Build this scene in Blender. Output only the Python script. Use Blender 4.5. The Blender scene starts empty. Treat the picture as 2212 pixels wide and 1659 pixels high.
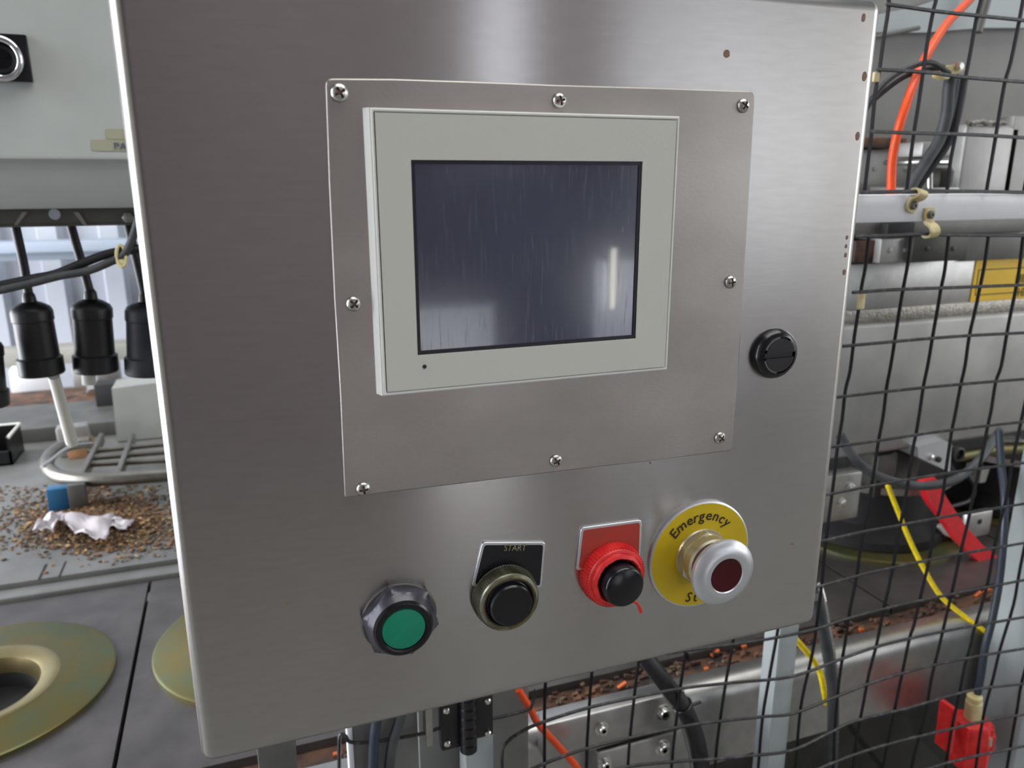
import bpy, bmesh, math, random
from mathutils import Vector, Matrix
random.seed(7)
PI = math.pi
V = Vector
scene = bpy.context.scene
COL = scene.collection

# ---------------------------------------------------------------- camera
FPX, YAW, PIT, ROL = 1661.6, .3425, -.2576, -.0025
_cp, _sp = math.cos(PIT), math.sin(PIT)
_f = V((math.sin(YAW)*_cp, math.cos(YAW)*_cp, _sp))
_r0 = V((math.cos(YAW), -math.sin(YAW), 0)); _u0 = _r0.cross(_f)
_c, _s = math.cos(ROL), math.sin(ROL)
_r = _c*_r0+_s*_u0; _u = -_s*_r0+_c*_u0
EYE = V((0, -.318, 1.35))
cam = bpy.data.cameras.new('camera'); cob = bpy.data.objects.new('camera', cam); COL.objects.link(cob)
M = Matrix((_r, _u, -_f)).transposed().to_4x4(); M.translation = EYE
cob.matrix_world = M
cam.sensor_fit = 'HORIZONTAL'; cam.sensor_width = 36; cam.lens = 36*FPX/2212
cam.clip_start = .01; cam.clip_end = 60
cam.dof.use_dof = True; cam.dof.focus_distance = .40; cam.dof.aperture_fstop = 14
scene.camera = cob

# ---------------------------------------------------------------- world, light, exposure
w = bpy.data.worlds.new('world'); scene.world = w; w.use_nodes = True
w.node_tree.nodes['Background'].inputs[0].default_value = (.80, .86, .93, 1)
w.node_tree.nodes['Background'].inputs[1].default_value = .8
scene.view_settings.view_transform = 'Standard'; scene.view_settings.look = 'None'
scene.view_settings.gamma = 1; scene.view_settings.use_curve_mapping = False
scene.view_settings.exposure = -0.06
scene.cycles.use_denoising = True
scene.cycles.max_bounces = 6; scene.cycles.sample_clamp_indirect = 4

def area(name, loc, aim, sx, sy, power, col=(1, 1, 1)):
    l = bpy.data.lights.new(name, 'AREA'); l.shape = 'RECTANGLE'; l.size = sx; l.size_y = sy
    l.energy = power; l.color = col
    o = bpy.data.objects.new(name, l); COL.objects.link(o); o.location = loc
    o.rotation_euler = (V(aim)-V(loc)).to_track_quat('-Z', 'Y').to_euler(); return o
area('window_light', (-2.3, 1.0, 1.5), (0, .6, 1.2), 2.6, 2.4, 150, (1, .995, .98))
area('rooflight', (1.0, -.3, 4.1), (1.0, -.5, 0), 3.2, 2.2, 100, (1, .99, .965))
area('window_light_front', (3.0, -3.1, 1.95), (1.5, 0, 1.3), 2.1, 1.9, 7, (.97, .99, 1))
area('window_light_right', (4.1, -1.1, 1.9), (1, 0, 1.3), 2.4, 1.7, 46, (.97, .99, 1))  # added fill lamp brightening the rail and right side; no source known there
area('rooflight_rear', (0, 1.7, 4.1), (0, 1.7, 0), 3, 1.2, 14, (.97, .99, 1))

# ---------------------------------------------------------------- pixel -> place (at a real depth)
def ray(px, py): return _r*((px-1106)/FPX) - _u*((py-829.5)/FPX) + _f
def at(px, py, Y):
    d = ray(px, py); return EYE + d*((Y-EYE.y)/d.y)
def az(px, py, Z):
    d = ray(px, py); return EYE + d*((Z-EYE.z)/d.z)

# ---------------------------------------------------------------- materials
def lin(c):
    return tuple((v/255/12.92 if v/255 <= .04045 else ((v/255+.055)/1.055)**2.4) for v in c)
def setin(b, k, v):
    if k in b.inputs: b.inputs[k].default_value = v
def mat(name, rgb, rough=.5, metal=0, noise=0, nscale=30, spec=.5, bump=0, bscale=200, stretch=(1, 1, 1),
        rgb2=None, coat=0, aniso=0, emis=None, lo=.35, hi=.65, rvar=0, trans=0):
    m = bpy.data.materials.new(name); m.use_nodes = True
    nt = m.node_tree; b = nt.nodes['Principled BSDF']; L = nt.links.new
    c = (*lin(rgb), 1)
    b.inputs['Base Color'].default_value = c
    b.inputs['Roughness'].default_value = rough; b.inputs['Metallic'].default_value = metal
    setin(b, 'Specular IOR Level', spec)
    if coat: setin(b, 'Coat Weight', coat); setin(b, 'Coat Roughness', .08)
    if trans: setin(b, 'Transmission Weight', trans)
    if emis: setin(b, 'Emission Color', (*lin(rgb), 1)); setin(b, 'Emission Strength', emis)
    tc = nt.nodes.new('ShaderNodeTexCoord'); geo = nt.nodes.new('ShaderNodeNewGeometry')
    mp = nt.nodes.new('ShaderNodeMapping'); mp.inputs['Scale'].default_value = stretch
    L(geo.outputs['Position'], mp.inputs[0])
    if rgb2 or noise:
        n = nt.nodes.new('ShaderNodeTexNoise'); n.inputs['Scale'].default_value = nscale
        n.inputs['Detail'].default_value = 6; L(mp.outputs[0], n.inputs['Vector'])
        mr = nt.nodes.new('ShaderNodeMapRange'); mr.inputs[1].default_value = lo; mr.inputs[2].default_value = hi
        L(n.outputs[0], mr.inputs[0])
        mx = nt.nodes.new('ShaderNodeMix'); mx.data_type = 'RGBA'
        L(mr.outputs[0], mx.inputs[0])
        if rgb2: a, d = c, (*lin(rgb2), 1)
        else:
            a = tuple(min(1, v*(1-noise)) for v in c[:3])+(1,); d = tuple(min(1, v*(1+noise)) for v in c[:3])+(1,)
        mx.inputs[6].default_value = a; mx.inputs[7].default_value = d
        L(mx.outputs[2], b.inputs['Base Color'])
    if rvar:
        n3 = nt.nodes.new('ShaderNodeTexNoise'); n3.inputs['Scale'].default_value = 9; n3.inputs['Detail'].default_value = 5
        L(geo.outputs['Position'], n3.inputs['Vector'])
        m3 = nt.nodes.new('ShaderNodeMapRange'); m3.inputs[1].default_value = .3; m3.inputs[2].default_value = .7
        m3.inputs[3].default_value = rough-rvar; m3.inputs[4].default_value = rough+rvar
        L(n3.outputs[0], m3.inputs[0]); L(m3.outputs[0], b.inputs['Roughness'])
    if bump:
        n2 = nt.nodes.new('ShaderNodeTexNoise'); n2.inputs['Scale'].default_value = bscale; n2.inputs['Detail'].default_value = 4
        L(mp.outputs[0], n2.inputs['Vector'])
        bp = nt.nodes.new('ShaderNodeBump'); bp.inputs['Strength'].default_value = bump; bp.inputs['Distance'].default_value = .001
        L(n2.outputs[0], bp.inputs['Height']); L(bp.outputs[0], b.inputs['Normal'])
    if aniso:
        setin(b, 'Anisotropic', abs(aniso))
        tg = nt.nodes.new('ShaderNodeTangent'); tg.direction_type = 'RADIAL'; tg.axis = 'Z' if aniso > 0 else 'X'
        L(tg.outputs[0], b.inputs['Tangent'])
    return m
MT = {}
def add(k, *a, **kw): MT[k] = mat(k, *a, **kw); return MT[k]
add('brushed_steel', (186, 183, 180), .25, 1, noise=.03, nscale=260, stretch=(.25, 1, 1.6), bump=.008, bscale=900, aniso=-.85, rvar=.02)
add('brushed_plate', (168, 162, 156), .42, 1, noise=.12, nscale=16, stretch=(.6, 1, 1), bump=.05, bscale=900, aniso=-.3, rvar=.11)
add('steel', (176, 175, 172), .36, 1, noise=.08, nscale=60, bump=.08, bscale=300)
add('steel_dull', (158, 157, 154), .50, .85, noise=.12, nscale=14, bump=.12, bscale=200)
add('steel_bright', (215, 214, 210), .2, 1)
add('deck_steel', (98, 94, 92), .45, .7, noise=.16, nscale=22, bump=.12, bscale=260)
add('platform', (122, 122, 118), .45, .5, noise=.14, nscale=12, bump=.1, bscale=200)
add('bronze', (122, 108, 62), .42, .8, rgb2=(104, 112, 84), nscale=18, bump=.15, bscale=160)
add('bronze_light', (150, 138, 100), .34, .9, noise=.1, nscale=25)
add('grey_paint', (160, 164, 160), .42, 0, noise=.03, nscale=30, bump=.05, bscale=700)
add('bezel', (204, 205, 195), .5, 0, bump=.12, bscale=2600)
add('bezel_side', (226, 227, 220), .45, 0)
add('screen_border', (14, 12, 24), .4, 0)
add('black', (16, 16, 18), .38, 0)
add('black_gloss', (14, 15, 20), .22, 0, bump=.05, bscale=300)
add('black_dusty', (30, 32, 36), .55, 0, rgb2=(66, 70, 76), nscale=28, lo=.5, hi=.8)
add('black_cable', (26, 26, 29), .45, 0, noise=.3, nscale=60)
add('grey_cable', (64, 66, 68), .5, 0, noise=.25, nscale=60)
add('wire_dark', (15, 13, 16), .5, 0, spec=.25)  # darker copy for upright wires; their shade is put into the colour
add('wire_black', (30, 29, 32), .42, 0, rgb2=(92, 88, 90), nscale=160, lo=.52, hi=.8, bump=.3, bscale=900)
add('white_paint', (228, 230, 234), .4, 0, noise=.03, nscale=12)
add('post_paint', (152, 160, 160), .4, .0, noise=.05, nscale=15)
add('cream', (214, 203, 160), .45, 0, rgb2=(196, 178, 120), nscale=90)
add('orange', (226, 78, 26), .38, 0, noise=.1, nscale=40)
add('rust_orange', (186, 92, 44), .7)
add('yellow_rope', (232, 206, 20), .6, 0, noise=.12, nscale=200)
add('yellow', (206, 178, 10), .42, 0, noise=.05, nscale=60)
add('old_yellow', (120, 104, 30), .5, 0, rgb2=(60, 52, 30), nscale=200)
add('slab', (136, 138, 133), .5, 0, noise=.05, nscale=25)
add('screw_steel', (196, 194, 188), .30, 1, noise=.1, nscale=300)
add('yellow_label', (222, 180, 10), .45, 0, noise=.05, nscale=40)
add('red_paint', (214, 36, 44), .45, 0, noise=.1, nscale=70)
add('red_plastic', (200, 30, 34), .45, 0, rgb2=(222, 52, 48), nscale=120)
add('red_label', (176, 52, 42), .5, 0, rgb2=(158, 62, 44), nscale=120)
add('red_lens', (66, 4, 12), .3, 0, spec=.3)
add('green_lens', (10, 132, 100), .28, 0, rgb2=(24, 152, 116), nscale=150, lo=.5, hi=.8)
add('chrome', (226, 228, 230), .14, 1)
add('nickel', (206, 198, 176), .34, .9, bump=.12, bscale=150, noise=.1, nscale=120)
add('alu', (214, 216, 220), .34, .85)
add('knurl', (150, 150, 138), .36, .8, rgb2=(96, 94, 74), nscale=120)
add('hex_plastic', (74, 72, 82), .27, .1, rgb2=(52, 50, 58), nscale=90)
add('white_print', (138, 130, 98), .6)
add('dark_print', (34, 28, 12), .7)
add('blue_print', (74, 80, 110), .7)
add('sticker', (168, 166, 142), .5)
add('rust', (104, 70, 50), .8, 0, rgb2=(36, 31, 28), nscale=38, bump=.6, bscale=120)
add('debris_a', (132, 98, 64), .9, rgb2=(88, 60, 38), nscale=60)
add('debris_b', (170, 140, 96), .9)
add('dirt', (104, 88, 66), .95, rgb2=(66, 56, 46), nscale=40, bump=.8, bscale=150)
add('paper', (188, 180, 184), .8, noise=.04, nscale=20)
add('blue_plastic', (28, 92, 132), .5)
add('wood', (150, 108, 74), .7, noise=.2, nscale=50)
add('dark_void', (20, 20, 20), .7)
add('dark_steel', (62, 61, 57), .5, .5, noise=.25, nscale=20)
add('mid_steel', (104, 104, 100), .5, .6, noise=.15, nscale=20)
add('rail_dark', (48, 56, 66), .35)
add('wall_sheet', (176, 181, 190), .5, 0, noise=.02, nscale=5)
add('rail_paint', (150, 160, 174), .5)
add('concrete', (114, 113, 108), .6, noise=.15, nscale=4, bump=.3, bscale=40)
add('wall_dark', (112, 103, 105), .9, noise=.06, nscale=2)
add('wall_side', (214, 212, 206), .9, noise=.04, nscale=2)
add('ceiling_paint', (140, 144, 146), .9)
add('pane', (240, 244, 255), .5, emis=1.5)
add('pane_bright', (240, 244, 255), .5, emis=7)
add('pane_faint', (235, 238, 245), .5, emis=.35)
add('pane_dim', (235, 236, 240), .5, emis=1.6)
add('grey_dull', (118, 119, 116), .5, .3, noise=.08, nscale=20)
add('white_plastic', (222, 222, 214), .4)
add('stain', (132, 104, 84), .6)
add('ledge', (150, 148, 140), .6, 0, noise=.1, nscale=10)
add('rubber', (20, 20, 22), .42, 0, rgb2=(50, 52, 56), nscale=40, lo=.55, hi=.9)
add('frame_steel', (132, 128, 120), .34, .9, noise=.12, nscale=40)
add('pane_lamp', (255, 250, 235), .5, emis=11)
add('matte_steel', (128, 127, 124), .6, .25, noise=.1, nscale=9, bump=.05)
add('weld', (150, 146, 138), .4, 1, noise=.2, nscale=260, bump=.9, bscale=330)

# screen: dark blue glass with fine scratches and smears
def screen_mat():
    m = mat('screen_glass', (42, 50, 72), .16, 0, spec=1.0, rgb2=(54, 63, 84), nscale=14, coat=1)
    nt = m.node_tree; b = nt.nodes['Principled BSDF']; L = nt.links.new
    geo = nt.nodes.new('ShaderNodeNewGeometry'); mp = nt.nodes.new('ShaderNodeMapping')
    mp.inputs['Rotation'].default_value = (0, math.radians(-55), 0); mp.inputs['Scale'].default_value = (900, 1, 60)
    L(geo.outputs['Position'], mp.inputs[0])
    n = nt.nodes.new('ShaderNodeTexNoise'); n.inputs['Scale'].default_value = 1; n.inputs['Detail'].default_value = 3
    L(mp.outputs[0], n.inputs['Vector'])
    mr = nt.nodes.new('ShaderNodeMapRange'); mr.inputs[1].default_value = .55; mr.inputs[2].default_value = .8
    mr.inputs[3].default_value = .14; mr.inputs[4].default_value = .34
    L(n.outputs[0], mr.inputs[0]); L(mr.outputs[0], b.inputs['Roughness'])
    setin(b, 'Coat Roughness', .035)
    return m
MT['screen_glass'] = screen_mat()

# ---------------------------------------------------------------- mesh helpers (world coordinates)
def nb(): return bmesh.new()
def box(bm, x0, x1, y0, y1, z0, z1, bev=0, seg=2, mi=0):
    x0, x1 = min(x0, x1), max(x0, x1); y0, y1 = min(y0, y1), max(y0, y1); z0, z1 = min(z0, z1), max(z0, z1)
    r = bmesh.ops.create_cube(bm, size=1); vs = r['verts']
    bmesh.ops.scale(bm, vec=(x1-x0, y1-y0, z1-z0), verts=vs)
    bmesh.ops.translate(bm, vec=((x0+x1)/2, (y0+y1)/2, (z0+z1)/2), verts=vs)
    fs = set(f for v in vs for f in v.link_faces)
    if bev:
        es = list(set(e for v in vs for e in v.link_edges))
        g = bmesh.ops.bevel(bm, geom=es, offset=bev, segments=seg, affect='EDGES', profile=.5)
        fs = set(g['faces']) | set(f for f in fs if f.is_valid)
    for f in fs: f.material_index = mi
    return fs
def obox(bm, c, half, mtx, bev=0, mi=0):
    if bev:
        n0 = len(bm.verts)
        box(bm, -half[0], half[0], -half[1], half[1], -half[2], half[2], bev, 2, mi)
        T = Matrix.Translation(c) @ mtx.to_4x4()
        for v in list(bm.verts)[n0:]: v.co = T @ v.co
        return
    vs = [bm.verts.new(c + mtx @ V((half[0]*a, half[1]*b, half[2]*d))) for a, b, d in
          ((-1, -1, -1), (1, -1, -1), (1, 1, -1), (-1, 1, -1), (-1, -1, 1), (1, -1, 1), (1, 1, 1), (-1, 1, 1))]
    for q in ((0, 3, 2, 1), (4, 5, 6, 7), (0, 1, 5, 4), (1, 2, 6, 5), (2, 3, 7, 6), (3, 0, 4, 7)):
        bm.faces.new([vs[k] for k in q]).material_index = mi
def smooth(pts, n=6):
    """Catmull-Rom through the points"""
    pts = [V(p) for p in pts]
    if len(pts) < 3: return pts
    P = [2*pts[0]-pts[1]] + pts + [2*pts[-1]-pts[-2]]
    out = []
    for i in range(1, len(P)-2):
        a, b, c, d = P[i-1:i+3]
        for k in range(n):
            t = k/n
            out.append(.5*((2*b)+(c-a)*t+(2*a-5*b+4*c-d)*t*t+(3*b-a-3*c+d)*t**3))
    out.append(pts[-1]); return out
def tube(bm, pts, r, seg=10, mi=0, ribs=None):
    pts = [V(p) for p in pts]; rings = []
    up = None
    for i, p in enumerate(pts):
        t = (pts[min(i+1, len(pts)-1)]-pts[max(i-1, 0)]).normalized()
        if up is None:
            up = V((0, 0, 1)) if abs(t.z) < .9 else V((1, 0, 0))
        a = (up - t*up.dot(t)).normalized(); b = t.cross(a); up = a
        rr = r[i] if isinstance(r, (list, tuple)) else (r*(1+ribs*(i % 2)) if ribs else r)
        rings.append([bm.verts.new(p + rr*(math.cos(2*PI*k/seg)*a+math.sin(2*PI*k/seg)*b)) for k in range(seg)])
    for i in range(len(rings)-1):
        for k in range(seg):
            f = bm.faces.new((rings[i][k], rings[i][(k+1) % seg], rings[i+1][(k+1) % seg], rings[i+1][k])); f.material_index = mi
    f = bm.faces.new(rings[0][::-1]); f.material_index = mi
    f = bm.faces.new(rings[-1]); f.material_index = mi
def basis(axis):
    axis = V(axis).normalized(); up = V((0, 0, 1)) if abs(axis.z) < .9 else V((1, 0, 0))
    a = up.cross(axis).normalized(); b = axis.cross(a); return a, b, axis
def lathe(bm, o, axis, prof, seg=48, mi=0, mis=None, cap0=True, cap1=True, rmod=None):
    """prof: (radius, height along axis)"""
    a, b, n = basis(axis); o = V(o); rings = []
    for j, (r, h) in enumerate(prof):
        if r < 1e-6: rings.append([bm.verts.new(o+n*h)])
        else:
            rg = []
            for k in range(seg):
                t = 2*PI*k/seg; rr = r*(rmod(j, k) if rmod else 1)
                rg.append(bm.verts.new(o+n*h+rr*(math.cos(t)*a+math.sin(t)*b)))
            rings.append(rg)
    for j in range(len(rings)-1):
        A, B = rings[j], rings[j+1]; m_ = mis[j] if mis else mi
        for k in range(seg):
            q = [A[k % len(A)], A[(k+1) % len(A)], B[(k+1) % len(B)], B[k % len(B)]]
            u = []
            for v in q:
                if v not in u: u.append(v)
            if len(u) > 2: bm.faces.new(u).material_index = m_
    if cap0 and len(rings[0]) > 1: bm.faces.new(rings[0][::-1]).material_index = mis[0] if mis else mi
    if cap1 and len(rings[-1]) > 1: bm.faces.new(rings[-1]).material_index = mis[-1] if mis else mi
def prism(bm, pts, d, mi=0):
    """polygon (3-D points) pushed along vector d"""
    d = V(d); A = [bm.verts.new(V(p)) for p in pts]; B = [bm.verts.new(V(p)+d) for p in pts]
    n = len(A)
    fs = [bm.faces.new(A), bm.faces.new(B[::-1])]
    for i in range(n): fs.append(bm.faces.new((A[i], B[i], B[(i+1) % n], A[(i+1) % n])))
    for f in fs: f.material_index = mi
def roundpoly(pts, r, n=5):
    """round the corners of a closed 3-D polygon; r: a number or a list"""
    out = []; N = len(pts)
    for i in range(N):
        p, a, b = V(pts[i]), V(pts[i-1]), V(pts[(i+1) % N]); rr = r[i] if isinstance(r, (list, tuple)) else r
        if rr <= 0: out.append(p); continue
        u, v = (a-p).normalized(), (b-p).normalized()
        s, e = p+u*rr, p+v*rr
        for k in range(n+1):
            t = k/n; out.append(s*(1-t)**2+p*2*t*(1-t)+e*t*t)
    return out
def text(bm, body, size, o, ax, ay, depth=.0003, mi=0, shear=0, sx=1, align='CENTER'):
    cu = bpy.data.curves.new('t', 'FONT'); cu.body = body; cu.size = size; cu.extrude = depth/2; cu.align_x = align
    cu.shear = shear; cu.resolution_u = 3
    ob = bpy.data.objects.new('t', cu); COL.objects.link(ob)
    dg = bpy.context.evaluated_depsgraph_get(); me = bpy.data.meshes.new_from_object(ob.evaluated_get(dg))
    ax, ay = V(ax).normalized(), V(ay).normalized(); n = ax.cross(ay)
    me.transform(Matrix(((ax.x*sx, ay.x, n.x, o[0]), (ax.y*sx, ay.y, n.y, o[1]), (ax.z*sx, ay.z, n.z, o[2]), (0, 0, 0, 1))))
    k0 = len(bm.faces); bm.from_mesh(me); bm.faces.ensure_lookup_table()
    for f in list(bm.faces)[k0:]: f.material_index = mi
    bpy.data.objects.remove(ob); bpy.data.meshes.remove(me); bpy.data.curves.remove(cu)

# ---------------------------------------------------------------- objects
def wloc(o):
    p = V(o.location)
    while o.parent: o = o.parent; p = p+V(o.location)
    return p
def part(name, bm, mats, parent=None, label=None, flat=False, origin=None, kind=None):
    bmesh.ops.recalc_face_normals(bm, faces=bm.faces)
    me = bpy.data.meshes.new(name)
    cs = [v.co for v in bm.verts]
    lo = V([min(c[i] for c in cs) for i in range(3)]); hi = V([max(c[i] for c in cs) for i in range(3)])
    c = V(origin) if origin else V(((lo.x+hi.x)/2, (lo.y+hi.y)/2, lo.z))
    bmesh.ops.translate(bm, vec=-c, verts=bm.verts)
    bm.to_mesh(me); bm.free()
    for m in (mats if isinstance(mats, (list, tuple)) else [mats]): me.materials.append(MT[m])
    if not flat:
        me.shade_smooth(); me.set_sharp_from_angle(angle=math.radians(34))
    o = bpy.data.objects.new(name, me); COL.objects.link(o)
    if parent: o.parent = parent; o.location = c-wloc(parent)
    else: o.location = c
    if label: o['label'] = label
    if kind: o['kind'] = kind
    return o
def thing(name, label, cat, loc, group=None):
    o = bpy.data.objects.new(name, None); COL.objects.link(o); o.location = loc; o.empty_display_size = .05
    return tag(o, label, cat, group)
def tag(o, label, cat, group=None):
    o['label'] = label; o['category'] = cat
    if group: o['group'] = group
    return o
def struct(name, bm, mats, parent=None): return part(name, bm, mats, parent, kind=None if parent else 'structure')
def copytree(o, delta, parent=None):
    c = o.copy(); COL.objects.link(c)
    if parent: c.parent = parent
    else: c.location = V(o.location)+V(delta)
    for ch in list(o.children):
        copytree(ch, (0, 0, 0), c)
    return c

# ================================================================ THE HALL
XL, XR, YF, YB, ZT = -2.4, 4.2, -3.2, 2.6, 4.3
bm = nb(); box(bm, XL-.2, XR+.2, YF-.2, YB+.2, -.1, 0); struct('floor', bm, 'concrete')
bm = nb(); box(bm, XL-.2, XR+.2, YF-.2, YB+.2, ZT, ZT+.1); struct('ceiling', bm, 'ceiling_paint')
bm = nb(); box(bm, XL-.12, XL, YF, YB, 0, ZT); struct('wall_left', bm, 'wall_side')
bm = nb(); box(bm, XR, XR+.12, YF, YB, 0, ZT); struct('wall_right', bm, 'wall_side')
bm = nb(); box(bm, XL, XR, YF-.12, YF, 0, ZT); struct('wall_front', bm, 'wall_dark')
# corrugated sheet at the back
prof = []
x = XL; pitch = .175
while x < XR:
    prof += [(x, 0), (x+.060, 0), (x+.072, -.045), (x+.125, -.045), (x+.137, 0)]
    x += pitch
prof.append((x, 0))
bm = nb()
A = [bm.verts.new((px, YB-.06+py, 0)) for px, py in prof]; B = [bm.verts.new((px, YB-.06+py, ZT)) for px, py in prof]
for i in range(len(A)-1): bm.faces.new((A[i], A[i+1], B[i+1], B[i]))
struct('wall_back', bm, 'wall_sheet')
# glazed openings with glowing panes for daylight; lamp strip and right-wall pane are added
def window_or_glow(n, pts_box, frame_axis, pm='pane'):
    x0, x1, y0, y1, z0, z1 = pts_box
    bm = nb(); t = min(.05, (z1-z0)*.03)
    if frame_axis == 'x':   # lies in a YZ wall
        box(bm, x0, x1, y0, y0+t, z0, z1); box(bm, x0, x1, y1-t, y1, z0, z1)
        box(bm, x0, x1, y0+t, y1-t, z0, z0+t); box(bm, x0, x1, y0+t, y1-t, z1-t, z1)
    else:
        box(bm, x0, x0+t, y0, y1, z0, z1); box(bm, x1-t, x1, y0, y1, z0, z1)
        box(bm, x0+t, x1-t, y0, y1, z0, z0+t); box(bm, x0+t, x1-t, y0, y1, z1-t, z1)
    f = struct('window_%d' % n, bm, 'white_paint')
    bm = nb()
    if frame_axis == 'x': box(bm, (x0+x1)/2-.005, (x0+x1)/2+.005, y0+t, y1-t, z0+t, z1-t)
    else: box(bm, x0+t, x1-t, (y0+y1)/2-.005, (y0+y1)/2+.005, z0+t, z1-t)
    part('pane', bm, pm, f)
window_or_glow(1, (XL+.005, XL+.045, -.6, 2.4, .3, 2.9), 'x', 'pane_bright')
window_or_glow(2, (1.92, 4.1, YF+.005, YF+.045, 1.0, 2.9), 'y', 'pane_faint')
window_or_glow(3, (.98, 1.30, YF+.005, YF+.045, 1.50, 2.9), 'y')
window_or_glow(4, (1.66, 2.5, YF+.005, YF+.045, .55, .98), 'y')
window_or_glow(6, (1.735, 1.785, YF+.047, YF+.070, .72, 1.04), 'y', 'pane_lamp')  # no glazing here: glowing lamp strip added for the streak mirrored in the screen
window_or_glow(7, (XR-.045, XR-.005, -2.3, .1, 1.0, 2.8), 'x', 'pane_faint')  # added pane on the right wall, made up to go with the fill
window_or_glow(5, (.60, 1.16, YF+.005, YF+.045, .05, .80), 'y', 'pane_dim')

# ================================================================ CONTROL CABINET
X0, X1, Z0, Z1 = -.0338, .3030, 1.0975, 1.4335
cab = thing('control_cabinet', 'brushed stainless steel control cabinet with touch screen and push buttons', 'cabinet', ((X0+X1)/2, .10, Z0))
bm = nb()
box(bm, X0, X1, 0, .020, Z0, Z1, .0058, 5)
door = part('door', bm, 'brushed_steel', cab)
bm = nb()
box(bm, X0+.0006, X1-.002, .0215, .196, Z0+.008, Z1-.004, .003, 2)
part('cabinet_body', bm, 'steel', cab, 'folded stainless steel body behind the door')
bm = nb()
for y in (.198,):
    for xx in (X0+.03, X1-.06):
        bm = nb(); box(bm, xx, xx+.03, .1955, .2095, Z0+.03, Z1-.03, .001); part('mounting_bracket', bm, 'steel_dull', cab)
# plate with eight screws
YP = -.0015
pl = [(703, 169), (850, 170), (1000, 175), (1200, 183), (1400, 189), (1632, 197), (1626, 300), (1610, 560), (1596, 800), (1581, 974), (1400, 997), (1200, 1020),
      (1000, 1045), (850, 1063), (745, 1076), (735, 850), (722, 640), (711, 400)]
rr = [.0028]+[0]*4+[.0035]+[0]*3+[.0028]+[0]*4+[.001]+[0]*3
bm = nb(); prism(bm, roundpoly([at(px, py, YP) for px, py in pl], rr), (0, .0016, 0))
plate = part('mounting_plate', bm, 'brushed_plate', cab, 'thin stainless cover plate around the touch screen')
bvl = plate.modifiers.new('edge', 'BEVEL'); bvl.width = .0006; bvl.segments = 2; bvl.limit_method = 'ANGLE'
for i, (px, py) in enumerate([(734, 200), (1211, 217), (1609, 228), (1581, 610), (1558, 947), (1203, 997), (786, 1058), (765, 657)]):
    p = at(px, py, -.003); r = .0034 if i in (0,) else .0031
    bm = nb(); a0 = random.uniform(0, PI/2)
    # pan head with a cross recess: radial profile scaled down inside the cross
    seg = 32; prof = [(r, 0), (r*.98, .0007), (r*.85, .0015), (r*.6, .0021), (r*.36, .0023), (r*.2, .0023), (0, .0023)]
    a, b, n = basis((0, -1, 0)); o = V((p.x, YP, p.z)); rings = []
    def crossd(x, y):
        c_, s_ = math.cos(a0), math.sin(a0); x, y = c_*x+s_*y, -s_*x+c_*y
        return (abs(x) < r*.13 and abs(y) < r*.62) or (abs(y) < r*.13 and abs(x) < r*.62) or (x*x+y*y < (r*.2)**2)
    G = 22; vs = {}
    for ii in range(-G, G+1):
        for jj in range(-G, G+1):
            u, v_ = ii/G, jj/G; q = math.hypot(u, v_)
            if q > 1.0: continue
            h = .0023*math.sqrt(max(0, 1-q*q*.92))
            dd = crossd(u*r, v_*r)
            vs[ii, jj] = (bm.verts.new(o+n*(h-(.0012 if dd else 0))+a*u*r+b*v_*r), dd)
    for ii in range(-G, G):
        for jj in range(-G, G):
            ks = [(ii, jj), (ii+1, jj), (ii+1, jj+1), (ii, jj+1)]
            if all(k in vs for k in ks):
                f = bm.faces.new([vs[k][0] for k in ks]); f.material_index = 1 if all(vs[k][1] for k in ks) else 0
    lathe(bm, o, (0, -1, 0), [(r*1.0, -.0003), (r*1.02, .0003), (r*.97, .0008), (r*.93, .0007)], 32, cap1=False)
    s = part('screw', bm, ['screw_steel', 'stain'], plate, origin=o)  # second colour puts shade into the cross recess

# touch panel
YBZ = -.0074
bx0, bx1, bz0, bz1 = .0523, .1893, 1.2632, 1.3772
sx0, sx1, sz0, sz1 = .0687, .1720, 1.2793, 1.3583
bm = nb()
def frame(bm, o, i, y0, y1, mi=0):
    """rectangular ring, o/i = (x0,x1,z0,z1), front face at y0, back at y1"""
    def loop(q, y): return [bm.verts.new(V(p)) for p in ((q[0], y, q[2]), (q[1], y, q[2]), (q[1], y, q[3]), (q[0], y, q[3]))]
    a, b, c, d = loop(o, y0), loop(i, y0), loop(i, y1), loop(o, y1)
    for k in range(4):
        for u, v in ((a, b), (b, c), (c, d), (d, a)):
            bm.faces.new((u[k], u[(k+1) % 4], v[(k+1) % 4], v[k])).material_index = mi
bxf = .0538
frame(bm, (bxf+.0015, bx1-.0015, bz0+.0015, bz1-.0015), (sx0, sx1, sz0, sz1), YBZ, YP-.0002)
bezel = part('display', bm, 'bezel', cab, 'touch screen unit with a pale grey bezel')
bm = nb()
frame(bm, (bxf, bx1, bz0, bz1), (bxf+.0010, bx1-.0010, bz0+.0010, bz1-.0010), YBZ+.0002, YP-.0004)
rim = part('display_rim', bm, 'bezel_side', bezel, 'light grey rim of the display')
rm = rim.modifiers.new('edge', 'BEVEL'); rm.width = .0003; rm.segments = 2; rm.limit_method = 'ANGLE'
bm = nb()
fr_ = [V(p) for p in ((bxf-.0005, YBZ+.0010, bz0-.0003), (bx1+.0003, YBZ+.0010, bz0-.0003), (bx1+.0003, YBZ+.0010, bz1+.0003), (bxf-.0005, YBZ+.0010, bz1+.0003))]
bk_ = [V(p) for p in ((.0516, YP, bz0-.0004), (bx1+.0012, YP, bz0-.0004), (bx1+.0012, YP, bz1+.0004), (.0516, YP, bz1+.0004))]
ff = [bm.verts.new(p) for p in fr_]; bb = [bm.verts.new(p) for p in bk_]
bm.faces.new(ff)
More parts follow.
